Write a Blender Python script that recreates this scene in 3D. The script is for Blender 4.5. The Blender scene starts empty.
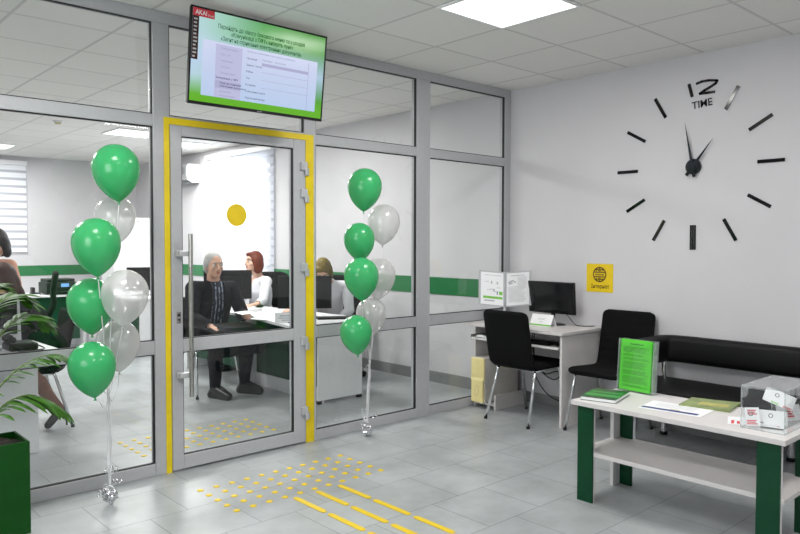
import bpy, bmesh, math, random
from mathutils import Vector, Matrix, Quaternion, noise as mnoise
random.seed(7)
PI = math.pi
SC = bpy.context.scene
COL = SC.collection

# ------------------------------------------------------------------ camera
cd = bpy.data.cameras.new('camera'); cam = bpy.data.objects.new('camera', cd); COL.objects.link(cam)
cd.sensor_width = 36.0; cd.lens = 32.164; cd.clip_start = 0.05; cd.clip_end = 100
R_ = Vector((0.74093558, -0.67157345, 0.0018885)); U_ = Vector((0.02116058, 0.02615657, 0.99943387)); F_ = Vector((0.67124265, 0.74047615, -0.03359122))
cam.matrix_world = Matrix(((R_.x, U_.x, -F_.x, -5.10923), (R_.y, U_.y, -F_.y, -4.14660), (R_.z, U_.z, -F_.z, 1.40848), (0, 0, 0, 1)))
SC.camera = cam
# ------------------------------------------------------------------ world, lights, exposure
w = bpy.data.worlds.new('world'); SC.world = w; w.use_nodes = True
wn = w.node_tree.nodes; bg = wn['Background']
bg.inputs['Color'].default_value = (0.95, 0.975, 1.0, 1); bg.inputs['Strength'].default_value = 4.5
SC.view_settings.view_transform = 'Standard'; SC.view_settings.look = 'None'
SC.view_settings.gamma = 1.0; SC.view_settings.use_curve_mapping = False
SC.view_settings.exposure = 0.22
SC.cycles.transparent_max_bounces = 32
SC.cycles.max_bounces = 10
ZC = 2.785
FRONT_LAMPS = [(-1.828, -1.46), (-4.228, -1.46), (-1.828, -3.86), (-4.228, -3.86)]  # all but the panel near the clock are unseen, added to light the room
OFFICE_LAMPS = [(-1.53, 2.14), (-1.53, 4.8), (-0.60, 5.35), (-4.23, 2.14), (-5.13, 4.8), (-2.6, 7.3)]  # the panel by the side window is added to brighten the ceiling there
def area_lamp(x, y, watts, col=(1.0, 0.985, 0.965)):
    l = bpy.data.lights.new('panel_light', 'AREA'); l.shape = 'SQUARE'; l.size = 0.55; l.energy = watts; l.color = col
    o = bpy.data.objects.new('panel_light', l); COL.objects.link(o); o.location = (x, y, ZC - 0.02)
for x, y in FRONT_LAMPS: area_lamp(x, y, 22)
for x, y in OFFICE_LAMPS: area_lamp(x, y, 46)

def added_daylight(loc, rot, sx, sy, watts):
    l = bpy.data.lights.new('added_daylight', 'AREA'); l.shape = 'RECTANGLE'; l.size = sx; l.size_y = sy; l.energy = watts; l.color = (0.94, 0.97, 1.0)
    o = bpy.data.objects.new('added_daylight', l); COL.objects.link(o); o.location = loc; o.rotation_euler = rot
added_daylight((-6.58, -2.5, 1.65), (0, -PI / 2, 0), 1.35, 2.1, 22)  # added area lamp at the made-up left window, evens out the front room

# ------------------------------------------------------------------ helpers: colours and materials
def lin(v):
    v /= 255.0
    return v / 12.92 if v <= 0.04045 else ((v + 0.055) / 1.055) ** 2.4
def rgb(r, g, b): return (lin(r), lin(g), lin(b), 1.0)
MATS = {}
def principled(name):
    m = bpy.data.materials.new(name); m.use_nodes = True
    return m, m.node_tree, m.node_tree.nodes['Principled BSDF']
def mat(name, col, rough=0.5, metal=0.0, var=0.06, scale=18.0, bump=0.0, bscale=200.0, coat=0.0, spec=0.5, emis=None, stretch=None):
    """a noise-varied principled material"""
    m, nt, p = principled(name); N = nt.nodes; L = nt.links
    tc = N.new('ShaderNodeTexCoord'); nz = N.new('ShaderNodeTexNoise'); nz.inputs['Scale'].default_value = scale; nz.inputs['Detail'].default_value = 4
    src = tc.outputs['Object']
    if stretch:
        mp = N.new('ShaderNodeMapping'); mp.inputs['Scale'].default_value = stretch; L.new(src, mp.inputs['Vector']); src = mp.outputs['Vector']
    L.new(src, nz.inputs['Vector'])
    rp = N.new('ShaderNodeValToRGB'); rp.color_ramp.elements[0].position = 0.3; rp.color_ramp.elements[1].position = 0.7
    rp.color_ramp.elements[0].color = tuple(c * (1 - var) for c in col[:3]) + (1,)
    rp.color_ramp.elements[1].color = tuple(min(1, c * (1 + var)) for c in col[:3]) + (1,)
    L.new(nz.outputs['Fac'], rp.inputs['Fac']); L.new(rp.outputs['Color'], p.inputs['Base Color'])
    p.inputs['Roughness'].default_value = rough; p.inputs['Metallic'].default_value = metal
    p.inputs['Specular IOR Level'].default_value = spec
    p.inputs['Coat Weight'].default_value = coat; p.inputs['Coat Roughness'].default_value = 0.08
    if bump:
        n2 = N.new('ShaderNodeTexNoise'); n2.inputs['Scale'].default_value = bscale; L.new(src, n2.inputs['Vector'])
        b = N.new('ShaderNodeBump'); b.inputs['Strength'].default_value = bump; b.inputs['Distance'].default_value = 0.002
        L.new(n2.outputs['Fac'], b.inputs['Height']); L.new(b.outputs['Normal'], p.inputs['Normal'])
    if emis:
        p.inputs['Emission Color'].default_value = col; p.inputs['Emission Strength'].default_value = emis
    MATS[name] = m
    return m
def glassy(name, tint, f0=0.04, rough=0.0, body=0.0, body_col=(0.6, 0.6, 0.6, 1), power=5.0, rim=0.45):
    """see-through sheet: transparent, a reflecting share that grows at grazing angles, and a share of body colour"""
    m = bpy.data.materials.new(name); m.use_nodes = True; nt = m.node_tree; N = nt.nodes; L = nt.links
    N.remove(N['Principled BSDF']); out = N['Material Output']
    tr = N.new('ShaderNodeBsdfTransparent'); tr.inputs['Color'].default_value = tint
    gl = N.new('ShaderNodeBsdfGlossy'); gl.inputs['Roughness'].default_value = rough; gl.inputs['Color'].default_value = (1, 1, 1, 1)
    lw = N.new('ShaderNodeLayerWeight'); lw.inputs['Blend'].default_value = 0.5
    pw = N.new('ShaderNodeMath'); pw.operation = 'POWER'; pw.inputs[1].default_value = power; L.new(lw.outputs['Facing'], pw.inputs[0])
    ml = N.new('ShaderNodeMath'); ml.operation = 'MULTIPLY_ADD'; ml.inputs[1].default_value = 1 - f0; ml.inputs[2].default_value = f0; L.new(pw.outputs[0], ml.inputs[0])
    base = tr.outputs[0]
    if body:
        df = N.new('ShaderNodeBsdfDiffuse'); nz = N.new('ShaderNodeTexNoise'); nz.inputs['Scale'].default_value = 9
        tc = N.new('ShaderNodeTexCoord'); L.new(tc.outputs['Object'], nz.inputs['Vector'])
        mx0 = N.new('ShaderNodeMixRGB'); mx0.inputs['Color1'].default_value = body_col; mx0.inputs['Color2'].default_value = tuple(c * 0.94 for c in body_col[:3]) + (1,)
        L.new(nz.outputs['Fac'], mx0.inputs['Fac']); L.new(mx0.outputs[0], df.inputs['Color'])
        ad = N.new('ShaderNodeMath'); ad.operation = 'MULTIPLY_ADD'; ad.inputs[1].default_value = rim; ad.inputs[2].default_value = body; ad.use_clamp = True
        pw2 = N.new('ShaderNodeMath'); pw2.operation = 'POWER'; pw2.inputs[1].default_value = 2.0; L.new(lw.outputs['Facing'], pw2.inputs[0]); L.new(pw2.outputs[0], ad.inputs[0])
        mb = N.new('ShaderNodeMixShader'); L.new(ad.outputs[0], mb.inputs[0]); L.new(tr.outputs[0], mb.inputs[1]); L.new(df.outputs[0], mb.inputs[2]); base = mb.outputs[0]
    mx = N.new('ShaderNodeMixShader'); L.new(ml.outputs[0], mx.inputs[0]); L.new(base, mx.inputs[1]); L.new(gl.outputs[0], mx.inputs[2])
    L.new(mx.outputs[0], out.inputs['Surface']); MATS[name] = m
    return m

mat('wall_paint', rgb(203, 201, 204), 0.75, var=0.015, scale=3, bump=0.15, bscale=120)
mat('alu', rgb(181, 182, 185), 0.4, 0.1, var=0.03, scale=30)
mat('gasket', rgb(14, 14, 16), 0.6)
mat('yellow', rgb(226, 194, 14), 0.45, var=0.04)
mat('yellow_tape', rgb(228, 200, 8), 0.45, var=0.05)
mat('steel', rgb(190, 188, 184), 0.22, 1.0, var=0.03)
mat('chrome', rgb(225, 226, 228), 0.1, 1.0, var=0.02)
mat('hinge_grey', rgb(196, 197, 200), 0.35, 0.4)
mat('dark_bolt', rgb(60, 60, 62), 0.4, 0.8)
mat('black_plastic', rgb(12, 12, 13), 0.42, spec=0.3, var=0.1)
mat('black_gloss', rgb(8, 8, 10), 0.12, var=0.1)
mat('black_matte', rgb(12, 12, 13), 0.7, var=0.1)
mat('chair_fabric', rgb(13, 13, 14), 0.9, spec=0.15, var=0.2, scale=120, bump=0.4, bscale=700)
mat('sofa_leather', rgb(9, 9, 10), 0.5, spec=0.22, var=0.12, scale=60, bump=0.25, bscale=300)
mat('laminate', rgb(208, 204, 203), 0.42, var=0.025, scale=14, stretch=(1, 12, 12))
mat('laminate_edge', rgb(220, 220, 220), 0.4, var=0.02)
mat('office_white', rgb(226, 226, 228), 0.4, var=0.02)
mat('green_board', rgb(0, 60, 34), 0.4, spec=0.25, var=0.05, scale=25)
mat('green_panel', rgb(6, 66, 42), 0.45, spec=0.25, var=0.06)
mat('stripe_green', rgb(16, 112, 58), 0.4, var=0.05)
mat('planter_green', rgb(0, 66, 5), 0.35, spec=0.3, var=0.06, scale=10)
mat('soil', rgb(46, 34, 28), 0.95, var=0.5, scale=90, bump=1.0, bscale=60)
mat('leaf', rgb(64, 112, 30), 0.5, spec=0.3, var=0.4, scale=22)
mat('stem', rgb(96, 120, 50), 0.5, var=0.2)
mat('beige_plastic', rgb(226, 212, 150), 0.45, var=0.03)
mat('beige_dark', rgb(196, 186, 140), 0.5, var=0.03)
mat('pc_metal', rgb(196, 192, 186), 0.5, var=0.03)
mat('cable', rgb(16, 16, 18), 0.5)
mat('paper', rgb(238, 238, 240), 0.6, var=0.015)
mat('paper_print', rgb(150, 154, 160), 0.6, var=0.1)
mat('paper_blue', rgb(40, 52, 120), 0.5, var=0.08)
mat('paper_green', rgb(86, 206, 44), 0.55, var=0.03)
mat('print_green', rgb(38, 128, 18), 0.55, var=0.05)
mat('book_green', rgb(38, 150, 52), 0.35, var=0.05)
mat('book_dark', rgb(16, 78, 40), 0.35, var=0.05)
mat('mag_green', rgb(126, 142, 84), 0.35, var=0.3, scale=14)
mat('mag_yellow', rgb(178, 172, 92), 0.35, var=0.25, scale=20)
mat('print_red', rgb(206, 52, 62), 0.55, var=0.15)
mat('print_lime', rgb(120, 190, 70), 0.55, var=0.05)
mat('ink', rgb(24, 24, 26), 0.6, var=0.1)
mat('ink_brown', rgb(62, 36, 10), 0.6, var=0.1)
mat('frame_grey', rgb(176, 178, 182), 0.4, var=0.03)
mat('ribbon', rgb(228, 228, 230), 0.25, var=0.05)
mat('foil', rgb(216, 216, 220), 0.14, 1.0, var=0.1, scale=60)
mat('ac_body', rgb(150, 152, 154), 0.4, var=0.02)
mat('ac_white', rgb(226, 228, 228), 0.35, var=0.02)
mat('ac_grille', rgb(116, 118, 120), 0.5, var=0.05)
mat('baseboard', rgb(132, 134, 134), 0.5, var=0.05)
mat('skin', rgb(208, 162, 138), 0.5, var=0.05, scale=30)
mat('skin_pale', rgb(218, 174, 150), 0.5, var=0.05, scale=30)
mat('hose', rgb(122, 86, 72), 0.5, var=0.06)
mat('lips', rgb(170, 92, 86), 0.45)
mat('eye_white', rgb(232, 230, 226), 0.2)
mat('iris', rgb(40, 30, 26), 0.15)
mat('hair_grey', rgb(176, 174, 172), 0.65, spec=0.2, var=0.2, scale=70, bump=0.8, bscale=180, stretch=(1, 1, 0.2))
mat('hair_red', rgb(104, 46, 26), 0.5, spec=0.2, var=0.3, scale=60, bump=0.8, bscale=160, stretch=(1, 1, 0.15))
mat('hair_olive', rgb(112, 96, 44), 0.5, spec=0.2, var=0.3, scale=60, bump=0.8, bscale=160, stretch=(1, 1, 0.15))
mat('hair_brown', rgb(58, 34, 28), 0.5, spec=0.2, var=0.3, scale=60, bump=0.8, bscale=160, stretch=(1, 1, 0.15))
mat('hair_black', rgb(24, 18, 18), 0.45, spec=0.2, var=0.3, scale=60, bump=0.8, bscale=160, stretch=(1, 1, 0.15))
mat('suit', rgb(22, 23, 27), 0.9, spec=0.15, var=0.15, scale=60)
mat('trousers', rgb(17, 18, 25), 0.9, spec=0.15, var=0.15, scale=60)
mat('blouse', rgb(224, 224, 230), 0.7, var=0.03)
mat('peach_top', rgb(206, 150, 128), 0.75, var=0.12, scale=40)
mat('shoe', rgb(20, 19, 20), 0.35)
mat('skirt', rgb(20, 20, 25), 0.9, spec=0.15)
glassy('pane_glass', (0.97, 0.985, 0.98, 1), 0.03)
glassy('acrylic', (0.975, 0.985, 0.985, 1), 0.045)
glassy('balloon_pearl', (0.93, 0.93, 0.93, 1), 0.05, rough=0.12, body=0.46, body_col=rgb(222, 221, 220), rim=0.4)
glassy('acrylic_edge', (0.9, 0.92, 0.92, 1), 0.08, body=0.3, body_col=rgb(214, 220, 220), rim=0.1)

def shirt_material():
    m, nt, p = principled('shirt_stripe'); N = nt.nodes; L = nt.links
    tc = N.new('ShaderNodeTexCoord'); wv = N.new('ShaderNodeTexWave'); wv.bands_direction = 'X'; wv.inputs['Scale'].default_value = 9; wv.inputs['Distortion'].default_value = 0.6
    nz = N.new('ShaderNodeTexNoise'); nz.inputs['Scale'].default_value = 40
    L.new(tc.outputs['Object'], wv.inputs['Vector']); L.new(tc.outputs['Object'], nz.inputs['Vector'])
    ad = N.new('ShaderNodeMath'); ad.operation = 'MULTIPLY'; L.new(wv.outputs['Fac'], ad.inputs[0]); L.new(nz.outputs['Fac'], ad.inputs[1])
    rp = N.new('ShaderNodeValToRGB'); rp.color_ramp.elements[0].position = 0.40; rp.color_ramp.elements[0].color = rgb(26, 32, 50)
    rp.color_ramp.elements[1].position = 0.52; rp.color_ramp.elements[1].color = rgb(176, 190, 205)
    L.new(ad.outputs[0], rp.inputs['Fac']); L.new(rp.outputs['Color'], p.inputs['Base Color']); p.inputs['Roughness'].default_value = 0.7
    MATS['shirt_stripe'] = m
shirt_material()
def balloon_green():
    m, nt, p = principled('balloon_green'); N = nt.nodes; L = nt.links
    tc = N.new('ShaderNodeTexCoord'); nz = N.new('ShaderNodeTexNoise'); nz.inputs['Scale'].default_value = 6
    rp = N.new('ShaderNodeValToRGB'); rp.color_ramp.elements[0].color = rgb(56, 164, 98); rp.color_ramp.elements[1].color = rgb(68, 178, 110)
    L.new(tc.outputs['Object'], nz.inputs['Vector']); L.new(nz.outputs['Fac'], rp.inputs['Fac']); L.new(rp.outputs['Color'], p.inputs['Base Color'])
    p.inputs['Roughness'].default_value = 0.2; p.inputs['Specular IOR Level'].default_value = 0.4
    p.inputs['Subsurface Weight'].default_value = 0.25; p.inputs['Subsurface Scale'].default_value = 0.05
    MATS['balloon_green'] = m
balloon_green()
def floor_material():
    m, nt, p = principled('floor_tiles'); N = nt.nodes; L = nt.links
    tc = N.new('ShaderNodeTexCoord'); mp = N.new('ShaderNodeMapping'); mp.inputs['Location'].default_value = (2.0166, 1.4435, 0)
    L.new(tc.outputs['Object'], mp.inputs['Vector'])
    bk = N.new('ShaderNodeTexBrick'); bk.offset = 0.5; bk.inputs['Scale'].default_value = 1.0
    bk.inputs['Brick Width'].default_value = 0.405; bk.inputs['Row Height'].default_value = 0.405
    bk.inputs['Mortar Size'].default_value = 0.0026; bk.inputs['Mortar Smooth'].default_value = 0.15
    bk.inputs['Color1'].default_value = (1, 1, 1, 1); bk.inputs['Color2'].default_value = (0.90, 0.90, 0.90, 1); bk.inputs['Mortar'].default_value = (0.48, 0.48, 0.48, 1)
    L.new(mp.outputs['Vector'], bk.inputs['Vector'])
    n1 = N.new('ShaderNodeTexNoise'); n1.inputs['Scale'].default_value = 2.6; n1.inputs['Detail'].default_value = 8; n1.inputs['Roughness'].default_value = 0.65
    L.new(tc.outputs['Object'], n1.inputs['Vector'])
    rp = N.new('ShaderNodeValToRGB'); rp.color_ramp.elements[0].position = 0.3; rp.color_ramp.elements[0].color = rgb(150, 154, 155); rp.color_ramp.elements[1].position = 0.72; rp.color_ramp.elements[1].color = rgb(180, 184, 186)
    L.new(n1.outputs['Fac'], rp.inputs['Fac'])
    mx = N.new('ShaderNodeMixRGB'); mx.blend_type = 'MULTIPLY'; mx.inputs['Fac'].default_value = 1
    L.new(rp.outputs['Color'], mx.inputs['Color1']); L.new(bk.outputs['Color'], mx.inputs['Color2']); L.new(mx.outputs['Color'], p.inputs['Base Color'])
    n2 = N.new('ShaderNodeTexNoise'); n2.inputs['Scale'].default_value = 7; L.new(tc.outputs['Object'], n2.inputs['Vector'])
    mr = N.new('ShaderNodeMapRange'); mr.inputs['To Min'].default_value = 0.24; mr.inputs['To Max'].default_value = 0.42; L.new(n2.outputs['Fac'], mr.inputs['Value']); L.new(mr.outputs['Result'], p.inputs['Roughness'])
    bp = N.new('ShaderNodeBump'); bp.inputs['Strength'].default_value = 0.3; bp.inputs['Distance'].default_value = 0.003; bp.invert = True
    L.new(bk.outputs['Fac'], bp.inputs['Height']); L.new(bp.outputs['Normal'], p.inputs['Normal'])
    MATS['floor_tiles'] = m
floor_material()
def ceiling_material():
    m, nt, p = principled('ceiling_tiles'); N = nt.nodes; L = nt.links
    tc = N.new('ShaderNodeTexCoord'); mp = N.new('ShaderNodeMapping'); mp.inputs['Location'].default_value = (0.328 + 6.0, 0.56 + 6.0, 0)
    L.new(tc.outputs['Object'], mp.inputs['Vector'])
    bk = N.new('ShaderNodeTexBrick'); bk.offset = 0.0; bk.inputs['Scale'].default_value = 1.0
    bk.inputs['Brick Width'].default_value = 0.6; bk.inputs['Row Height'].default_value = 0.6; bk.inputs['Mortar Size'].default_value = 0.011; bk.inputs['Mortar Smooth'].default_value = 0.15
    bk.inputs['Color1'].default_value = rgb(233, 231, 227); bk.inputs['Color2'].default_value = rgb(228, 226, 222); bk.inputs['Mortar'].default_value = rgb(203, 201, 198)
    L.new(mp.outputs['Vector'], bk.inputs['Vector'])
    nz = N.new('ShaderNodeTexNoise'); nz.inputs['Scale'].default_value = 160; L.new(tc.outputs['Object'], nz.inputs['Vector'])
    mr = N.new('ShaderNodeMapRange'); mr.inputs['To Min'].default_value = 0.93; mr.inputs['To Max'].default_value = 1.04; L.new(nz.outputs['Fac'], mr.inputs['Value'])
    mx = N.new('ShaderNodeMixRGB'); mx.blend_type = 'MULTIPLY'; mx.inputs['Fac'].default_value = 1
    L.new(bk.outputs['Color'], mx.inputs['Color1']); L.new(mr.outputs['Result'], mx.inputs['Color2']); L.new(mx.outputs['Color'], p.inputs['Base Color'])
    p.inputs['Roughness'].default_value = 0.85
    bp = N.new('ShaderNodeBump'); bp.inputs['Strength'].default_value = 0.4; bp.inputs['Distance'].default_value = 0.004; bp.invert = True
    L.new(bk.outputs['Fac'], bp.inputs['Height']); L.new(bp.outputs['Normal'], p.inputs['Normal'])
    MATS['ceiling_tiles'] = m
ceiling_material()
def emitter(name, col, strength):
    m = bpy.data.materials.new(name); m.use_nodes = True; nt = m.node_tree; N = nt.nodes; L = nt.links
    N.remove(N['Principled BSDF']); e = N.new('ShaderNodeEmission'); e.inputs['Color'].default_value = col; e.inputs['Strength'].default_value = strength
    L.new(e.outputs[0], N['Material Output'].inputs['Surface']); MATS[name] = m
emitter('lamp_glow', (1, 0.98, 0.95, 1), 2.2)
emitter('lcd_ink', rgb(20, 70, 30), 1.0); emitter('lcd_grey', rgb(142, 146, 170), 1.0); emitter('lcd_dark', rgb(60, 62, 84), 1.0)
emitter('lcd_menu', rgb(184, 184, 216), 0.92); emitter('lcd_bar', rgb(170, 170, 202), 0.92); emitter('lcd_blue', rgb(120, 170, 230), 1.2)
def screen_material(name, page=False):
    m = bpy.data.materials.new(name); m.use_nodes = True; nt = m.node_tree; N = nt.nodes; L = nt.links
    p = N['Principled BSDF']; p.inputs['Base Color'].default_value = (0.01, 0.01, 0.01, 1); p.inputs['Roughness'].default_value = 0.18
    uv = N.new('ShaderNodeUVMap'); sp = N.new('ShaderNodeSeparateXYZ'); L.new(uv.outputs['UV'], sp.inputs[0])
    if page:
        rp = N.new('ShaderNodeValToRGB'); rp.color_ramp.elements[0].color = rgb(176, 196, 226); rp.color_ramp.elements[1].color = rgb(196, 202, 228); L.new(sp.outputs['Y'], rp.inputs['Fac']); col = rp.outputs['Color']
    else:
        rx = N.new('ShaderNodeValToRGB'); e = rx.color_ramp.elements; e[0].color = rgb(176, 205, 215); e[1].color = rgb(62, 142, 40); e[1].position = 0.85
        k = e.new(0.22); k.color = rgb(150, 196, 176); k = e.new(0.5); k.color = rgb(84, 158, 84)
        L.new(sp.outputs['X'], rx.inputs['Fac'])
        nz = N.new('ShaderNodeTexNoise'); nz.inputs['Scale'].default_value = 2.2; L.new(uv.outputs['UV'], nz.inputs['Vector'])
        ry = N.new('ShaderNodeValToRGB'); e = ry.color_ramp.elements; e[0].position = 0.08; e[0].color = (1, 1, 1, 1); e[1].position = 0.3; e[1].color = (0, 0, 0, 1); L.new(sp.outputs['Y'], ry.inputs['Fac'])
        mx = N.new('ShaderNodeMixRGB'); L.new(ry.outputs['Color'], mx.inputs['Fac']); L.new(rx.outputs['Color'], mx.inputs['Color1']); mx.inputs['Color2'].default_value = rgb(92, 168, 24)
        # pale edges half way up the sides
        ml = N.new('ShaderNodeMath'); ml.operation = 'SUBTRACT'; ml.inputs[1].default_value = 0.5; L.new(sp.outputs['Y'], ml.inputs[0])
        ab = N.new('ShaderNodeMath'); ab.operation = 'ABSOLUTE'; L.new(ml.outputs[0], ab.inputs[0])
        rm = N.new('ShaderNodeMapRange'); rm.inputs['From Min'].default_value = 0.0; rm.inputs['From Max'].default_value = 0.3; rm.inputs['To Min'].default_value = 0.85; rm.inputs['To Max'].default_value = 0.0; L.new(ab.outputs[0], rm.inputs['Value'])
        m2 = N.new('ShaderNodeMixRGB'); L.new(rm.outputs['Result'], m2.inputs['Fac']); L.new(mx.outputs['Color'], m2.inputs['Color1']); m2.inputs['Color2'].default_value = rgb(176, 198, 226); col = m2.outputs['Color']
    L.new(col, p.inputs['Emission Color']); p.inputs['Emission Strength'].default_value = 0.92; MATS[name] = m
screen_material('screen'); screen_material('screen_page', True)
def blind_material(name, trans, sheer, c2=(232, 234, 240)):
    m = bpy.data.materials.new(name); m.use_nodes = True; nt = m.node_tree; N = nt.nodes; L = nt.links
    N.remove(N['Principled BSDF'])
    tc = N.new('ShaderNodeTexCoord'); sp = N.new('ShaderNodeSeparateXYZ'); L.new(tc.outputs['Object'], sp.inputs[0])
    md = N.new('ShaderNodeMath'); md.operation = 'PINGPONG'; md.inputs[1].default_value = 0.06; L.new(sp.outputs['Z'], md.inputs[0])
    gt = N.new('ShaderNodeMapRange'); gt.inputs['From Min'].default_value = 0.036; gt.inputs['From Max'].default_value = 0.044; L.new(md.outputs[0], gt.inputs['Value'])
    df = N.new('ShaderNodeBsdfDiffuse'); df.inputs['Color'].default_value = rgb(232, 234, 240)
    cm_ = N.new('ShaderNodeMixRGB'); cm_.inputs['Color1'].default_value = rgb(232, 234, 240); cm_.inputs['Color2'].default_value = rgb(*c2); L.new(gt.outputs['Result'], cm_.inputs['Fac']); L.new(cm_.outputs[0], df.inputs['Color'])
    tl = N.new('ShaderNodeBsdfTranslucent'); tl.inputs['Color'].default_value = rgb(236, 238, 244)
    a = N.new('ShaderNodeMixShader'); a.inputs[0].default_value = trans; L.new(df.outputs[0], a.inputs[1]); L.new(tl.outputs[0], a.inputs[2])
    tr = N.new('ShaderNodeBsdfTransparent'); tr.inputs['Color'].default_value = (0.9, 0.9, 0.92, 1)
    b = N.new('ShaderNodeMixShader'); mm = N.new('ShaderNodeMath'); mm.operation = 'MULTIPLY'; mm.inputs[1].default_value = sheer; L.new(gt.outputs['Result'], mm.inputs[0])
    L.new(mm.outputs[0], b.inputs[0]); L.new(a.outputs[0], b.inputs[1]); L.new(tr.outputs[0], b.inputs[2])
    L.new(b.outputs[0], N['Material Output'].inputs['Surface']); MATS[name] = m
blind_material('blind_fabric', 0.5, 0.55); blind_material('blind_dense', 0.02, 0.0, (176, 178, 186))

# ------------------------------------------------------------------ helpers: meshes and objects
WLOC = {}
def tag(o, label=None, cat=None, group=None, kind=None):
    if label: o['label'] = label
    if cat: o['category'] = cat
    if group: o['group'] = group
    if kind: o['kind'] = kind
    return o
def thing(name, label, cat, loc, group=None):
    o = bpy.data.objects.new(name, None); COL.objects.link(o); o.location = loc; o.empty_display_size = 0.1
    WLOC[o.name] = Vector(loc); return tag(o, label, cat, group)
class MB:
    def __init__(s): s.v = []; s.f = []; s.m = []; s.uv = []
    def add(s, vs, fs, mi=0, uv=None):
        b = len(s.v); s.v += [Vector(v) for v in vs]
        for f in fs: s.f.append([b + i for i in f]); s.m.append(mi); s.uv.append(uv if uv and len(f) == 4 else None)
        return s
    def box(s, a, b, mi=0, M=None):
        x0, y0, z0 = a; x1, y1, z1 = b
        vs = [(x0, y0, z0), (x1, y0, z0), (x1, y1, z0), (x0, y1, z0), (x0, y0, z1), (x1, y0, z1), (x1, y1, z1), (x0, y1, z1)]
        if M: vs = [M @ Vector(v) for v in vs]
        return s.add(vs, [(3, 2, 1, 0), (4, 5, 6, 7), (0, 1, 5, 4), (1, 2, 6, 5), (2, 3, 7, 6), (3, 0, 4, 7)], mi)
    def quad(s, a, b, c, d, mi=0): return s.add([a, b, c, d], [(0, 1, 2, 3)], mi, [(0, 0), (1, 0), (1, 1), (0, 1)])
    def prism(s, pts, n, t, mi=0):
        """polygon pts (3d) swept along vector n by t"""
        n = Vector(n) * t; k = len(pts); vs = [Vector(p) for p in pts] + [Vector(p) + n for p in pts]
        return s.add(vs, [list(range(k))[::-1], list(range(k, 2 * k))] + [(i, (i + 1) % k, k + (i + 1) % k, k + i) for i in range(k)], mi)
    def tube(s, pts, r, n=10, mi=0, cap=True):
        pts = [Vector(p) for p in pts]; k = len(pts); rr = r if isinstance(r, (list, tuple)) else [r] * k
        t0 = (pts[1] - pts[0]).normalized(); u = t0.orthogonal().normalized(); vs = []
        for i, p in enumerate(pts):
            t = (pts[min(i + 1, k - 1)] - pts[max(i - 1, 0)]).normalized()
            u = (u - t * u.dot(t)); u = u.normalized() if u.length > 1e-6 else t.orthogonal().normalized(); w_ = t.cross(u)
            for j in range(n):
                a = 2 * PI * j / n; vs.append(p + (u * math.cos(a) + w_ * math.sin(a)) * rr[i])
        fs = [(i * n + j, i * n + (j + 1) % n, (i + 1) * n + (j + 1) % n, (i + 1) * n + j) for i in range(k - 1) for j in range(n)]
        if cap: fs += [list(range(n))[::-1], list(range((k - 1) * n, k * n))]
        return s.add(vs, fs, mi)
    def lathe(s, prof, c=(0, 0, 0), n=24, mi=0, M=None):
        c = Vector(c); vs = []; k = len(prof)
        for r, z in prof:
            for j in range(n):
                a = 2 * PI * j / n; v = Vector((r * math.cos(a), r * math.sin(a), z)); vs.append((M @ v if M else v) + c)
        fs = [(i * n + j, i * n + (j + 1) % n, (i + 1) * n + (j + 1) % n, (i + 1) * n + j) for i in range(k - 1) for j in range(n)]
        fs += [list(range(n))[::-1], list(range((k - 1) * n, k * n))]
        return s.add(vs, fs, mi)
    def cyl(s, a, b, r, n=20, mi=0): return s.tube([a, b], r, n, mi)
    def ball(s, c, r, n=14, mi=0, sc=(1, 1, 1), M=None):
        prof = [(max(1e-5, math.sin(PI * i / n)) * r, -math.cos(PI * i / n) * r) for i in range(n + 1)]
        S = Matrix.Diagonal(sc); MM = (M @ S) if M else S
        return s.lathe(prof, c, 2 * n, mi, MM)
    def build(s, name, mats, parent=None, smooth=False, bevel=0.0, seg=2, auto=None):
        me = bpy.data.meshes.new(name); off = Vector((0, 0, 0)); top = parent is None
        if top:
            lo = Vector([min(v[i] for v in s.v) for i in range(3)]); hi = Vector([max(v[i] for v in s.v) for i in range(3)])
            off = Vector(((lo.x + hi.x) / 2, (lo.y + hi.y) / 2, lo.z))
        else: off = WLOC[parent.name]
        me.from_pydata([v - off for v in s.v], [], s.f)
        for m in (mats if isinstance(mats, (list, tuple)) else [mats]): me.materials.append(MATS[m])
        for p, mi in zip(me.polygons, s.m): p.material_index = mi
        if any(s.uv):
            ul = me.uv_layers.new(name='UVMap')
            for p, u in zip(me.polygons, s.uv):
                if u:
                    for li, q in zip(p.loop_indices, u): ul.data[li].uv = q
        if smooth: me.shade_smooth() if hasattr(me, 'shade_smooth') else [setattr(p, 'use_smooth', True) for p in me.polygons]
        o = bpy.data.objects.new(name, me); COL.objects.link(o)
        if top: o.location = off
        else: o.parent = parent
        WLOC[o.name] = off.copy()
        if bevel:
            b = o.modifiers.new('bevel', 'BEVEL'); b.width = bevel; b.segments = seg; b.limit_method = 'ANGLE'; b.angle_limit = 0.6
        if auto:
            me.shade_smooth(); me.set_sharp_from_angle(angle=auto)
        return o
def struct(o): o['kind'] = 'structure'; return o
def box(name, a, b, m, parent=None, bevel=0.0): return MB().box(a, b).build(name, m, parent, bevel=bevel)
def copy_tree(o, parent=None):
    c = o.copy(); COL.objects.link(c)
    if parent: c.parent = parent
    WLOC[c.name] = WLOC.get(o.name, Vector((0, 0, 0)))
    for ch in list(o.children): copy_tree(ch, c)
    return c
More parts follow.
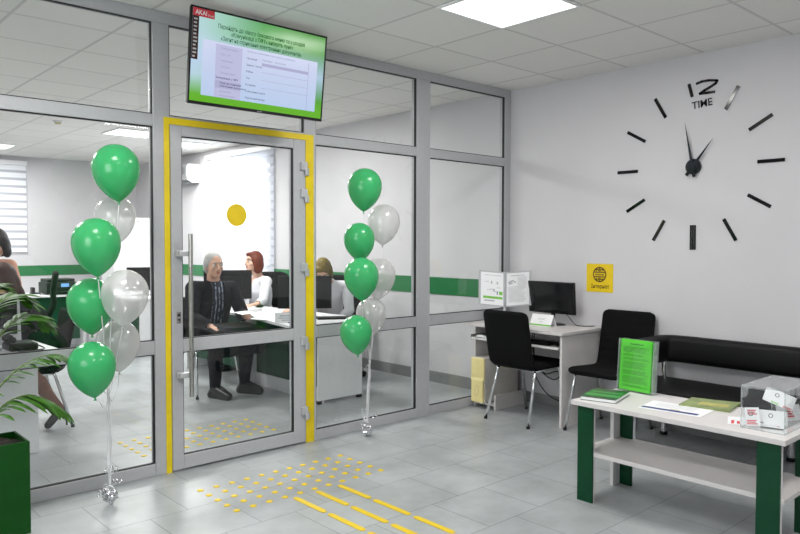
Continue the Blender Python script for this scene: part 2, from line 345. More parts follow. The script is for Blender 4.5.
def text_mb(mb, txt, org, ux, uy, size, mi=0, depth=0.0008, align='CENTER', fit=None, bold=0.0):
    """lettering as mesh: org is the anchor of the baseline, ux/uy the reading and up directions"""
    cu = bpy.data.curves.new('lettering', 'FONT'); cu.body = txt; cu.size = size; cu.align_x = align; cu.offset = bold; cu.resolution_u = 3
    o = bpy.data.objects.new('lettering', cu); COL.objects.link(o)
    dg = bpy.context.evaluated_depsgraph_get(); dg.update(); me = o.evaluated_get(dg).to_mesh()
    vs = [v.co.copy() for v in me.vertices]; fs = [list(p.vertices) for p in me.polygons]
    o.evaluated_get(dg).to_mesh_clear(); bpy.data.objects.remove(o); bpy.data.curves.remove(cu)
    if not vs: return
    k = 1.0
    if fit:
        wd = max(v.x for v in vs) - min(v.x for v in vs); k = fit / wd
    ux = Vector(ux); uy = Vector(uy); n = ux.cross(uy).normalized(); org = Vector(org)
    mb.add([org + ux * v.x * k + uy * v.y + n * depth for v in vs], fs, mi)

# ================================================================== THE SETTING
XL, YF, YB = -6.6, -6.0, 8.5
struct(box('floor', (XL, YF, -0.1), (0.0, YB, 0.0), 'floor_tiles')); fl = bpy.data.objects['floor']
fl.location = (0, 0, 0); fl.data.transform(Matrix.Translation((XL / 2, (YF + YB) / 2, -0.1)))
struct(box('ceiling', (XL, YF, ZC), (0.0, YB, ZC + 0.1), 'ceiling_tiles')); ce = bpy.data.objects['ceiling']
ce.data.transform(Matrix.Translation((XL / 2, (YF + YB) / 2, ZC))); ce.location = (0, 0, 0)
WY0, WY1, WZ0, WZ1 = 4.07, 5.70, 1.05, 2.61
m = MB()
m.box((0, YF, 0), (0.18, WY0, ZC)).box((0, WY1, 0), (0.18, YB, ZC)).box((0, WY0, 0), (0.18, WY1, WZ0)).box((0, WY0, WZ1), (0.18, WY1, ZC))
struct(m.build('wall_right', 'wall_paint'))
BX0, BX1, BZ0, BZ1 = -3.4, -1.84, 1.28, 2.62
m = MB()
m.box((XL, YB, 0), (BX0, YB + .18, ZC)).box((BX1, YB, 0), (0.18, YB + .18, ZC)).box((BX0, YB, 0), (BX1, YB + .18, BZ0)).box((BX0, YB, BZ1), (BX1, YB + .18, ZC))
struct(m.build('wall_back', 'wall_paint'))
m = MB(); LY0, LY1, LZ0, LZ1 = -3.6, -1.4, 0.9, 2.4  # opening for an unseen window, added to let light onto right wall and ceiling
m.box((XL - .18, YF, 0), (XL, LY0, ZC)).box((XL - .18, LY1, 0), (XL, YB, ZC)).box((XL - .18, LY0, 0), (XL, LY1, LZ0)).box((XL - .18, LY0, LZ1), (XL, LY1, ZC))
struct(m.build('wall_left', 'wall_paint'))
f = MB(); x0, x1 = XL - .12, XL - .06
for a, b in (((x0, LY0, LZ0), (x1, LY0 + .06, LZ1)), ((x0, LY1 - .06, LZ0), (x1, LY1, LZ1)), ((x0, LY0 + .06, LZ0), (x1, LY1 - .06, LZ0 + .06)), ((x0, LY0 + .06, LZ1 - .06), (x1, LY1 - .06, LZ1)), ((x0, -2.54, LZ0 + .06), (x1, -2.46, LZ1 - .06))): f.box(a, b)
o = struct(f.build('added_window', 'office_white', bevel=0.004)); MB().box((XL - .092, LY0 + .05, LZ0 + .05), (XL - .086, LY1 - .05, LZ1 - .05)).build('glass_pane', 'pane_glass', o)
struct(box('wall_front', (XL - .18, YF - .18, 0), (0.18, YF, ZC), 'wall_paint'))
struct(box('baseboard_right', (-0.012, 0.062, 0), (0, YB, 0.11), 'baseboard'))
struct(box('baseboard_front', (-0.012, YF, 0), (0, 0.0, 0.09), 'baseboard'))
struct(box('baseboard_back', (XL, YB - 0.012, 0), (-0.012, YB, 0.11), 'baseboard'))
struct(box('trim_1', (-0.008, 0.064, 0.895), (0, WY0 - 0.05 + 4.0, 1.065), 'stripe_green'))
struct(box('trim_2', (XL, YB - 0.008, 0.865), (-0.008, YB, 1.03), 'stripe_green'))
# office windows with striped roller blinds
def window_side():
    f = MB(); x0, x1 = 0.06, 0.12
    for a, b in (((x0, WY0, WZ0), (x1, WY0 + .06, WZ1)), ((x0, WY1 - .06, WZ0), (x1, WY1, WZ1)), ((x0, WY0, WZ0), (x1, WY1, WZ0 + .06)), ((x0, WY0, WZ1 - .06), (x1, WY1, WZ1)), ((x0, 4.86, WZ0), (x1, 4.92, WZ1))): f.box(a, b)
    o = struct(f.build('window_1', 'office_white', bevel=0.004)); MB().box((0.085, WY0 + .05, WZ0 + .05), (0.091, WY1 - .05, WZ1 - .05)).build('glass_pane', 'pane_glass', o)
    b = MB(); b.box((-0.028, WY0 - .14, WZ0 - .06), (-0.025, WY1 + .06, WZ1 + .02)); bo = b.build('blind', 'blind_fabric', o)
    MB().box((-0.075, WY0 - .15, WZ1 + .02), (-0.0, WY1 + .07, WZ1 + .09)).build('blind_cassette', 'office_white', o, bevel=0.008)
    MB().cyl((-0.027, WY0 - .14, WZ0 - .065), (-0.027, WY1 + .06, WZ0 - .065), 0.009).build('blind_rail', 'office_white', o)
    MB().box((-0.03, WY0, WZ0 - .03), (0.06, WY1, WZ0)).build('window_sill', 'office_white', o)
window_side()
def window_back():
    f = MB(); y0, y1 = YB + .06, YB + .12
    for a, b in (((BX0, y0, BZ0), (BX0 + .06, y1, BZ1)), ((BX1 - .06, y0, BZ0), (BX1, y1, BZ1)), ((BX0, y0, BZ0), (BX1, y1, BZ0 + .06)), ((BX0, y0, BZ1 - .06), (BX1, y1, BZ1)), ((-2.65, y0, BZ0), (-2.59, y1, BZ1))): f.box(a, b)
    o = struct(f.build('window_2', 'office_white', bevel=0.004)); MB().box((BX0 + .05, YB + .085, BZ0 + .05), (BX1 - .05, YB + .091, BZ1 - .05)).build('glass_pane', 'pane_glass', o)
    MB().box((BX0 - .03, YB - .028, BZ0 - .02), (BX1 + .03, YB - .025, BZ1 + .02)).build('blind', 'blind_dense', o)
    MB().box((BX0 - .04, YB - .075, BZ1 + .02), (BX1 + .04, YB, BZ1 + .09)).build('blind_cassette', 'office_white', o, bevel=0.008)
    MB().cyl((BX0 - .03, YB - .027, BZ0 - .025), (BX1 + .03, YB - .027, BZ0 - .025), 0.009).build('blind_rail', 'office_white', o)
window_back()

# ---- glazed partition
FD = 0.065     # frame depth
def rail(mb, x0, x1, z0, z1, y0=0.0, y1=FD): mb.box((x0, y0, z0), (x1, y1, z1))
pm = MB()
VERT = [(XL, XL + .07), (-5.9, -5.78), (-4.56, -4.40), (-3.332, -3.228), (-2.25, -2.152), (-1.170, -1.022), (-0.08, 0.0)]
for a, b in VERT: rail(pm, a, b, 0, 2.715)
rail(pm, XL, 0, 2.7152, ZC)
for (p, a), (b, q) in zip(VERT, VERT[1:]):
    a += 0.0002; b -= 0.0002
    rail(pm, a, b, 2.10 if abs(a + 3.228) > .01 else 2.119, 2.172)
    if abs(a + 3.228) > 0.01: rail(pm, a, b, 0.736, 0.818); rail(pm, a, b, 0.0, 0.074)
part = struct(pm.build('wall_partition', 'alu', bevel=0.004))
PANES = []
for a, b in ((-1.022, -0.08), (-2.152, -1.170), (-4.40, -3.332), (-5.78, -4.56), (XL + .07, -5.9)):
    PANES += [(a, b, 0.074, 0.736), (a, b, 0.818, 2.10), (a, b, 2.172, 2.715)]
PANES.append((-3.228, -2.25, 2.172, 2.715))
def gasket(x0, x1, z0, z1, parent, g=0.0055, ya=0.008, yb=0.03):
    k = MB()
    for a, b, c, d in ((x0, x1, z0, z0 + g), (x0, x1, z1 - g, z1), (x0, x0 + g, z0 + g, z1 - g), (x1 - g, x1, z0 + g, z1 - g)): k.box((a, ya, c), (b, yb, d))
    k.build('gasket', 'gasket', parent)
for a, b, c, d in PANES:
    o = MB().box((a + .003, 0.030, c + .003), (b - .003, 0.036, d - .003)).build('glass_pane', 'pane_glass', part)
    gasket(a, b, c, d, o)
# yellow high-contrast tape framing the doorway
m = MB(); m.box((-3.266, -0.003, 0), (-3.231, 0.0, 2.162)).box((-2.242, -0.003, 0), (-2.174, 0.0, 2.162)).box((-3.231, -0.003, 2.122), (-2.242, 0.0, 2.162))
struct(m.build('trim_3', 'yellow_tape'))
# ---- door leaf
DX0, DX1, DZ0, DZ1 = -3.228, -2.250, 0.012, 2.118
d = MB(); y0, y1 = -0.012, 0.05
GX0, GX1 = -3.158, -2.346
d.box((DX0, y0, DZ0), (GX0, y1, DZ1)).box((GX1, y0, DZ0), (DX1, y1, DZ1)).box((GX0, y0, DZ0), (GX1, y1, 0.096)).box((GX0, y0, 2.056), (GX1, y1, DZ1)).box((GX0, y0, 0.736), (GX1, y1, 0.816))
door = struct(d.build('door_1', 'alu', bevel=0.004))
for z0, z1 in ((0.096, 0.736), (0.816, 2.056)):
    o = MB().box((GX0 + .003, 0.018, z0 + .003), (GX1 - .003, 0.024, z1 - .003)).build('glass_pane', 'pane_glass', door)
    gasket(GX0, GX1, z0, z1, o, ya=-0.004, yb=0.018)
h = MB(); hx, hy = -3.135, -0.075
h.cyl((hx, hy, 0.468), (hx, hy, 1.462), 0.0135)
for sgn in (1,):
    h.cyl((hx, 0.11, 0.468), (hx, 0.11, 1.462), 0.0135)
hd = h.build('pull_handle', 'steel', door, auto=0.6)
for z in (0.598, 1.342):
    MB().box((-3.205, -0.04, z - 0.02), (-3.165, -0.0122, z + 0.02)).box((-3.2, -0.062, z - 0.016), (hx + .012, -0.03, z + 0.016)).build('handle_bracket', 'hinge_grey', hd, bevel=0.006)
k = MB().box((-3.2, -0.018, 0.915), (-3.172, -0.0122, 0.985)); lk = k.build('lock_plate', 'steel', door, bevel=0.006)
MB().cyl((-3.186, -0.02, 0.965), (-3.186, -0.0175, 0.965), 0.009).cyl((-3.186, -0.02, 0.937), (-3.186, -0.0175, 0.937), 0.007).build('keyhole', 'dark_bolt', lk)
for z in (1.925, 1.739, 1.225, 0.711, 0.22):
    hb = MB().box((-2.292, -0.032, z - 0.015), (-2.25, -0.0122, z + 0.042)).build('hinge', 'hinge_grey', door, bevel=0.004)
    MB().cyl((-2.252, -0.026, z - 0.05), (-2.252, -0.026, z + 0.042), 0.010, 12).build('hinge_pin', 'hinge_grey', hb)
    MB().box((-2.25, -0.020, z - 0.05), (-2.222, -0.0035, z + 0.0)).build('hinge_plate', 'hinge_grey', hb, bevel=0.003)
MB().cyl((-2.77, 0.0145, 1.588), (-2.77, 0.0178, 1.588), 0.072, 48).build('warning_dot', 'yellow', door)

# ---- tactile paving
DOTS = [(-3.25 + 0.0998 * i, -0.411 - 0.1025 * j) for i in range(11) for j in range(5)]
dm = MB().lathe([(0.0185, 0.0), (0.0185, 0.0022), (0.0145, 0.0048), (0.0001, 0.0052)], (0, 0, 0), 18)
dot0 = None
for front in (True, False):
    for x, y in DOTS:
        if not front: x, y = x + 0.03, -y + 0.04
        if dot0 is None: o = dot0 = dm.build('tactile_dot', 'yellow', None)
        else: o = dot0.copy(); COL.objects.link(o)
        o.location = (x, y, 0)
        if front: tag(o, 'small raised yellow dot stuck on the grey floor in front of the glass door', 'floor dot', 'tactile dots in front of the glass door')
        else: tag(o, 'small raised yellow dot on the office floor, seen through the glass door', 'floor dot', 'tactile dots on the office side of the glass door')
ROWS = [(-2.612, 'right-hand row'), (-2.767, 'middle row'), (-2.917, 'left-hand row')]
SEG = [(-0.865, -1.153, 'next to the yellow dots'), (-1.182, -1.474, 'second from the yellow dots'), (-1.505, -1.787, 'farthest from the yellow dots')]
for x, rl in ROWS:
    for a, b, sl in SEG:
        pts = []
        for i in range(7): t = PI * i / 6; pts.append((x + 0.0165 * math.cos(t), a - 0.0165 + 0.0165 * math.sin(t), 0.0))
        for i in range(7): t = PI + PI * i / 6; pts.append((x + 0.0165 * math.cos(t), b + 0.0165 + 0.0165 * math.sin(t), 0.0))
        o = MB().prism(pts, (0, 0, 1), 0.004).build('tactile_strip', 'yellow', bevel=0.0012)
        tag(o, 'yellow floor strip of the %s, %s' % (rl, sl), 'floor strip', 'yellow guiding strips on the floor')

# ---- ceiling lights
def ceiling_light(x, y, label):
    t = thing('ceiling_light', label, 'ceiling light', (x, y, ZC - 0.012), 'square ceiling light panels')
    m = MB(); z0, z1 = ZC - 0.012, ZC - 0.0005; a, b = 0.298, 0.278
    m.box((x - a, y - a, z0), (x + a, y - b, z1)).box((x - a, y + b, z0), (x + a, y + a, z1)).box((x - a, y - b, z0), (x - b, y + b, z1)).box((x + b, y - b, z0), (x + a, y + b, z1))
    m.build('frame', 'ac_white', t)
    MB().box((x - b, y - b, ZC - 0.008), (x + b, y + b, ZC - 0.0005)).build('diffuser', 'lamp_glow', t)
LL = ['lit square ceiling panel in the front room nearest the wall clock', None, None, None]
ceiling_light(*FRONT_LAMPS[0], LL[0])
for (x, y) in FRONT_LAMPS[1:]: ceiling_light(x, y, 'added square ceiling panel outside the view, lighting the front room')
OL = ['lit ceiling panel in the office hidden behind the television', 'lit ceiling panel in the office seen above the left balloons', 'lit ceiling panel added to whiten the office ceiling above the glass door', 'lit ceiling panel in the office near its left wall, first row', 'lit ceiling panel in the office near its left wall, second row', 'lit ceiling panel at the far end of the office']
for (x, y), l in zip(OFFICE_LAMPS, OL): ceiling_light(x, y, l)
t = thing('smoke_detector', 'small round smoke detector on the office ceiling near its far wall', 'smoke detector', (-2.504, 4.512, ZC - 0.04))
MB().lathe([(0.05, 0), (0.055, 0.012), (0.055, 0.018)], (-2.504, 4.512, ZC - 0.0185), 20).build('base', 'office_white', t, auto=0.6)
MB().lathe([(0.012, -0.02), (0.032, -0.016), (0.04, 0.0)], (-2.504, 4.512, ZC - 0.0185), 20).build('sensor_head', 'beige_dark', t, auto=0.6)

# ================================================================== TELEVISION
TL, TR, BL, BR = Vector((-3.261, -0.365, 2.741)), Vector((-2.325, -0.365, 2.741)), Vector((-3.259, -0.30, 2.207)), Vector((-2.320, -0.30, 2.198))
BR.z = BL.z = 2.203; TR.x = BR.x = -2.322; TL.x = BL.x = -3.26
tv = thing('television', 'flat black television hanging above the glass door showing a green page', 'television', (-2.79, -0.30, 2.2))
ux = (BR - BL).normalized(); uy = (TL - BL).normalized(); nn = ux.cross(uy).normalized()   # nn points at the viewer
Wt, Ht = (BR - BL).length, (TL - BL).length
def P(u, v, d=0.0): return BL + ux * (u * Wt) + uy * ((1 - v) * Ht) + nn * d      # u to the right, v down
bz = 0.011
def slab(mb, u0, v0, u1, v1, d0, d1, mi=0):
    mb.prism([P(u0, v1, d0), P(u1, v1, d0), P(u1, v0, d0), P(u0, v0, d0)], nn, d1 - d0, mi)
cs = MB(); e, g = bz / Wt, bz / Ht; gb = 0.018 / Ht
slab(cs, 0, 0, 1, g, -0.012, 0.004); slab(cs, 0, 1 - gb, 1, 1, -0.012, 0.004); slab(cs, 0, g, e, 1 - gb, -0.012, 0.004); slab(cs, 1 - e, g, 1, 1 - gb, -0.012, 0.004)
slab(cs, 0.005, 0.01, 0.995, 0.99, -0.03, -0.012); slab(cs, 0.12, 0.3, 0.88, 0.94, -0.062, -0.03)
cs.build('casing', 'black_plastic', tv, bevel=0.002)
sc_ = MB(); sc_.quad(P(e, 1 - gb, 0.0015), P(1 - e, 1 - gb, 0.0015), P(1 - e, g, 0.0015), P(e, g, 0.0015))
scr = sc_.build('screen', 'screen', tv)
def S(u, v): return (e + u * (1 - 2 * e), g + v * (1 - g - gb))
def flat(mb, u0, v0, u1, v1, d, mi=0):
    a = S(u0, v0); b = S(u1, v1); mb.quad(P(a[0], b[1], d), P(b[0], b[1], d), P(b[0], a[1], d), P(a[0], a[1], d), mi)
pg = MB(); flat(pg, 0.075, 0.315, 0.945, 0.925, 0.0019); pg.build('displayed_page', 'screen_page', scr)
mn = MB(); flat(mn, 0.165, 0.34, 0.352, 0.925, 0.0022); flat(mn, 0.50, 0.455, 0.87, 0.49, 0.0022, 1); flat(mn, 0.17, 0.735, 0.352, 0.82, 0.0025, 1)
flat(mn, 0.5, 0.56, 0.87, 0.565, 0.0022, 1); flat(mn, 0.5, 0.65, 0.87, 0.655, 0.0022, 1); flat(mn, 0.5, 0.74, 0.87, 0.745, 0.0022, 1); flat(mn, 0.87, 0.35, 0.874, 0.92, 0.0022, 1)
mn.build('displayed_menu', ['lcd_menu', 'lcd_bar'], scr)
def tline(s, u, v, size, mi, d=0.003, align='CENTER', fit=None, bold=0.0):
    a = S(u, v); tx = MB(); text_mb(tx, s, P(a[0], a[1], 0), ux, uy, size, 0, d, align, fit, bold); tx.build('displayed_text', ('lcd_ink', 'lcd_grey', 'lcd_dark')[mi], scr)
tline('Перейдіть до лівого бокового меню та у розділі', 0.50, 0.165, 0.034, 0, fit=0.60, bold=0.0002)
tline('«Комунікації з ПФУ» виберіть пункт', 0.50, 0.228, 0.034, 0, fit=0.43, bold=0.0002)
tline('«Запит на отримання електронних документів»', 0.50, 0.291, 0.034, 0, fit=0.56, bold=0.0002)
for i, s in enumerate(['Повідомлення', 'Профіль', 'Звернення', 'Послуги', 'Призначення']): tline(s, 0.20, 0.385 + 0.068 * i, 0.0155, 1, align='LEFT')
tline('Комунікації з ПФУ', 0.172, 0.715, 0.0165, 2, align='LEFT', bold=0.0002)
tline('Запит на отримання', 0.20, 0.768, 0.0145, 2, align='LEFT', bold=0.0001); tline('електронних документів', 0.20, 0.802, 0.0145, 2, align='LEFT', bold=0.0001)
tline('Звернення', 0.20, 0.86, 0.0145, 1, align='LEFT'); tline('Налаштування', 0.20, 0.908, 0.0145, 1, align='LEFT')
for i, s in enumerate(['Прізвище', 'Ідентифікатор', 'Район', 'Тип', 'Установа', 'Електронна пошта', 'Контактний номер']): tline(s, 0.385, 0.44 + 0.075 * i, 0.0155, 2, align='LEFT')
tline('Запит на отримання електронних документів', 0.385, 0.362, 0.0155, 1, align='LEFT')
tline('Пенсійний фонд України', 0.50, 0.43, 0.0145, 1, align='LEFT')
stk = MB(); flat(stk, 0.0, 0.0, 0.145, 0.085, 0.0034, 0); flat(stk, 0.0, 0.085, 0.042, 0.55, 0.0034, 1)
a = S(0.055, 0.066); text_mb(stk, 'AKAI', P(a[0], a[1], 0), ux, uy, 0.036, 2, 0.0038, 'CENTER', 0.07, 0.0006)
a = S(0.12, 0.066); text_mb(stk, 'Smart', P(a[0], a[1], 0), ux, uy, 0.016, 2, 0.0038, 'CENTER', 0.036)
rng = random.Random(3)
for i in range(11):
    v = 0.11 + 0.04 * i; flat(stk, 0.008, v, 0.034 - rng.random() * 0.01, v + 0.018, 0.0037, 3)
stk.build('promo_sticker', ['print_red', 'hair_brown', 'paper', 'frame_grey'], tv)
lg = MB(); text_mb(lg, 'AKAI', P(0.5, 1 - 0.006, 0), ux, uy, 0.014, 0, 0.0048, 'CENTER'); lg.build('maker_mark', 'frame_grey', tv)
mt = MB(); cx_ = -2.79
mt.box((cx_ - 0.15, -0.285, 2.38), (cx_ + 0.15, -0.262, 2.6)).cyl((cx_, -0.25, 2.5), (cx_, -0.25, ZC - 0.001), 0.02).box((cx_ - 0.05, -0.275, ZC - 0.008), (cx_ + 0.05, -0.225, ZC - 0.0005)).box((cx_ - 0.04, -0.30, 2.46), (cx_ + 0.04, -0.235, 2.54))
mt.build('ceiling_mount', 'ac_white', tv)

# ================================================================== WALL CLOCK
ck = thing('wall_clock', 'large black wall clock of separate bar marks with a 12 and the word TIME', 'clock', (0, -1.697, 1.968))
CC = Vector((0, -1.706, 1.968))
def W2(dy, dz, d=0.0): return CC + Vector((-d, -dy, dz))       # dy to the right as seen, dz up
def bar(mb, p, q, wd, d0=0.0002, d1=0.008):
    p = Vector(p); q = Vector(q); t = (q - p).normalized(); n = Vector((-t.y, t.x)) * wd / 2
    mb.prism([W2(*(p + n), d0), W2(*(q + n), d0), W2(*(q - n), d0), W2(*(p - n), d0)], (-1, 0, 0), d1 - d0)
for hr in range(1, 12):
    a = PI / 2 - hr * PI / 6; c_, s_ = math.cos(a), math.sin(a); mk = MB()
    r0, r1 = (0.445, 0.62)
    if hr == 6:
        for k in (-0.016, 0, 0.016): bar(mk, (k, -0.425), (k, -0.605), 0.0115)
    else: bar(mk, (r0 * c_, r0 * s_), (r1 * c_, r1 * s_), 0.024)
    mk.build('hour_mark', 'black_gloss', ck)
nm = MB()
def poly(mb, pts, wd):
    for p, q in zip(pts, pts[1:]):
        t = (Vector(q) - Vector(p)).normalized() * wd * 0.3; bar(mb, Vector(p) - t, Vector(q) + t, wd)
poly(nm, [(-0.045, 0.600), (-0.022, 0.515)], 0.022)
poly(nm, [(0.012, 0.600), (0.05, 0.609), (0.10, 0.609), (0.160, 0.598), (0.150, 0.580), (0.11, 0.560), (0.07, 0.543), (0.035, 0.524)], 0.017)
poly(nm, [(0.035, 0.524), (0.09, 0.522), (0.14, 0.522)], 0.017)
nm.build('numeral_twelve', 'black_gloss', ck)
wdm = MB(); ur = Vector((0, -0.996, 0.087)); text_mb(wdm, 'TIME', W2(0.055, 0.425), ur, Vector((0, 0.087, 0.996)), 0.075, 0, 0.004, 'CENTER', 0.150, 0.0012); wdm.build('word_time', 'black_gloss', ck)
MB().cyl(W2(0, 0, 0.0005), W2(0, 0, 0.022), 0.056, 32).cyl(W2(0, 0, 0.022), W2(0, 0, 0.032), 0.02, 20).build('hub', 'black_gloss', ck, auto=0.6)
def hand(dx, dz, name, off):
    hm = MB(); tip = Vector((dx, dz)); t = tip.normalized(); n = Vector((-t.y, t.x)); d0 = off
    hm.prism([W2(*(n * 0.011 + t * 0.03), d0), W2(*tip, d0), W2(*(-n * 0.011 + t * 0.03), d0), W2(*(-t * 0.05 - n * 0.013), d0), W2(*(-t * 0.078 - n * 0.012), d0), W2(*(-t * 0.078 + n * 0.012), d0), W2(*(-t * 0.05 + n * 0.013), d0)], (-1, 0, 0), 0.003)
    hm.build(name, 'black_gloss', ck)
hand(0.145, 0.19, 'hour_hand', 0.024); hand(-0.062, 0.325, 'minute_hand', 0.028)

# ================================================================== YELLOW SIGN
sg = thing('wall_sign', 'square yellow sign with a black globe on the wall above the black chairs', 'sign', (0, -0.933, 1.01))
MB().box((-0.004, -1.055, 1.012), (-0.0003, -0.811, 1.242)).build('plate', 'yellow', sg)
gl_ = MB(); gc = Vector((-0.0046, -0.933, 1.155)); Rg = 0.062
def gp(u, v, d=0.0): return gc + Vector((-d, -u, v))
def ring(mb, ru, rv, wd, n=40, lo=-9, hi=9, mi=0, d=0.0):
    for i in range(n):
        a, b = 2 * PI * i / n, 2 * PI * (i + 1) / n
        if not lo <= (math.sin(a) + math.sin(b)) / 2 * rv <= hi: continue
        ro, so = ru, rv; ri, si = max(ru - wd, 0.0005), max(rv - wd * (0.3 if ru < rv else 1), 0.0005)
        mb.quad(gp(ri * math.cos(a), si * math.sin(a), d), gp(ri * math.cos(b), si * math.sin(b), d), gp(ro * math.cos(b), so * math.sin(b), d), gp(ro * math.cos(a), so * math.sin(a), d), mi)
ring(gl_, Rg, Rg, 0.009)
for ru in (0.04, 0.016):
    for lo, hi in ((0.017, 9), (-9, -0.017)): ring(gl_, ru, Rg - 0.004, 0.006, lo=lo, hi=hi)
for v in (0.038, 0.018, -0.018, -0.038):
    hw = math.sqrt(Rg ** 2 - v * v) - 0.004; gl_.quad(gp(-hw, v - 0.0035), gp(hw, v - 0.0035), gp(hw, v + 0.0035), gp(-hw, v + 0.0035))
gl_.quad(gp(-0.003, 0.017), gp(0.003, 0.017), gp(0.003, Rg - 0.004), gp(-0.003, Rg - 0.004)).quad(gp(-0.003, -Rg + 0.004), gp(0.003, -Rg + 0.004), gp(0.003, -0.017), gp(-0.003, -0.017))
text_mb(gl_, 'www', gp(0, -0.010), (0, -1, 0), (0, 0, 1), 0.036, 0, 0.0002, 'CENTER', 0.085, 0.0005)
gl_.build('globe_symbol', 'ink_brown', sg)
wt = MB(); text_mb(wt, 'Інтернет', (-0.0046, -0.938, 1.043), (0, -1, 0), (0, 0, 1), 0.046, 0, 0.0002, 'CENTER', 0.165, 0.0006); wt.build('lettering', 'ink_brown', sg)

# ================================================================== CHAIRS
def smooth_path(pts, n):
    """Catmull-Rom through pts, n samples"""
    pts = [Vector(p) for p in pts]; P_ = [pts[0] * 2 - pts[1]] + pts + [pts[-1] * 2 - pts[-2]]; out = []; k = len(pts) - 1
    for i in range(n):
        t = i / (n - 1) * k; j = min(int(t), k - 1); t -= j; a, b, c, d = P_[j:j + 4]
        out.append(0.5 * ((2 * b) + (c - a) * t + (2 * a - 5 * b + 4 * c - d) * t * t + (3 * b - a - 3 * c + d) * t ** 3))
    return out
def cushion(path, half_w, thick, seams=(), ends=(True, True), nw=16, corner=0.05):
    """padded slab following a path in the xz plane; path points Vector(x,0,z)"""
    n = len(path); L = [0.0]
    for a, b in zip(path, path[1:]): L.append(L[-1] + (b - a).length)
    tot = L[-1]; tops = []; bots = []
    for i, p in enumerate(path):
        t = (path[min(i + 1, n - 1)] - path[max(i - 1, 0)]).normalized(); nrm = Vector((-t.z, 0, t.x))
        dend = min(L[i] if ends[0] else 9, (tot - L[i]) if ends[1] else 9)
        ke = math.sqrt(max(0.0, 1 - (1 - min(1, dend / 0.022)) ** 2)); hw = half_w - (corner - math.sqrt(max(0, corner ** 2 - (corner - min(corner, dend)) ** 2)))
        sm = 0.0
        for s in seams: sm = max(sm, math.exp(-((L[i] - s) / 0.006) ** 2))
        rt, rb = [], []
        for j in range(nw + 1):
            v = -1 + 2 * j / nw; v = math.sin(v * PI / 2); kw = math.sqrt(max(0.0, 1 - abs(v) ** 8))
            h = thick / 2 * max(0.03, ke * kw); off = Vector((0, v * hw, 0))
            rt.append(p + off + nrm * (h - 0.006 * sm * kw)); rb.append(p + off - nrm * h)
        tops.append(rt); bots.append(rb)
    mb = MB(); w_ = nw + 1; vs = [v for r in tops for v in r] + [v for r in bots for v in r]; o = n * w_; fs = []
    for i in range(n - 1):
        for j in range(nw):
            a = i * w_ + j; fs.append((a, a + w_, a + w_ + 1, a + 1)); fs.append((o + a, o + a + 1, o + a + w_ + 1, o + a + w_))
        fs.append((i * w_, o + i * w_, o + (i + 1) * w_, (i + 1) * w_)); fs.append((i * w_ + nw, (i + 1) * w_ + nw, o + (i + 1) * w_ + nw, o + i * w_ + nw))
    fs.append([j for j in range(w_)] + [o + j for j in range(nw, -1, -1)]); e_ = (n - 1) * w_
    fs.append([e_ + j for j in range(nw, -1, -1)] + [o + e_ + j for j in range(w_)])
    return mb.add(vs, fs)
def make_visitor_chair(label, group):
    t = thing('visitor_chair', label, 'chair', (0, 0, 0), group)
    seatp = smooth_path([(0.235, 0, 0.435), (0.19, 0, 0.458), (0.05, 0, 0.452), (-0.10, 0, 0.444), (-0.165, 0, 0.447)], 34)
    backp = smooth_path([(-0.165, 0, 0.447), (-0.195, 0, 0.47), (-0.215, 0, 0.53), (-0.25, 0, 0.70), (-0.285, 0, 0.885)], 60)
    backp = [Vector((p.x, 0, p.z)) for p in backp]
    c = cushion(seatp[::-1], 0.225, 0.05, seams=(0.13, 0.26), ends=(False, True)); c.build('seat', 'chair_fabric', t, smooth=True)
    b = cushion([Vector((-0.165, 0, 0.447))] and backp[::-1], 0.225, 0.042, seams=(0.11, 0.22, 0.33), ends=(True, False)); b.build('backrest', 'chair_fabric', t, smooth=True)
    fr = MB(); fr.tube([(0.17, -0.19, 0.425), (-0.14, -0.19, 0.418)], 0.010).tube([(0.17, 0.19, 0.425), (-0.14, 0.19, 0.418)], 0.010).tube([(0.15, -0.19, 0.424), (0.15, 0.19, 0.424)], 0.010).tube([(-0.12, -0.19, 0.418), (-0.12, 0.19, 0.418)], 0.010)
    fr.build('seat_frame', 'chrome', t, smooth=True)
    for sx, zt in ((1, 0.424), (-1, 0.418)):
        for sy in (1, -1):
            top = Vector((0.16 if sx > 0 else -0.13, 0.185 * sy, zt)); bot = Vector((0.255 if sx > 0 else -0.255, 0.215 * sy, 0.0))
            lg = MB().tube([top, top.lerp(bot, 0.04) + Vector((0.006 * sx, 0, 0)), bot + (top - bot) * 0.03], 0.0115, 12).build('leg', 'chrome', t, smooth=True)
            MB().tube([bot, bot + Vector((0, 0, 0.018))], 0.014, 12).build('foot_cap', 'black_plastic', lg)
    return t
GC = 'black padded chairs with chrome legs'
vc = make_visitor_chair('black chair with chrome legs pushed up to the computer desk, its back to us', GC)
def place(t, x, y, deg, label=None, group=None):
    t.location = (x, y, 0); t.rotation_euler = (0, 0, math.radians(deg))
    if label: t['label'] = label
    if group: t['group'] = group
    return t
def dup(t, x, y, deg, label): return place(copy_tree(t), x, y, deg, label)
place(vc, -0.515, -0.605, -1)
dup(vc, -0.335, -1.232, 181, 'black chair with chrome legs standing against the wall between desk and bench')
dup(vc, -1.94, 2.04, -94, 'black visitor chair the man in the dark jacket is sitting on')
dup(vc, -3.56, 1.78, 176, 'black visitor chair the woman in heels is sitting on')

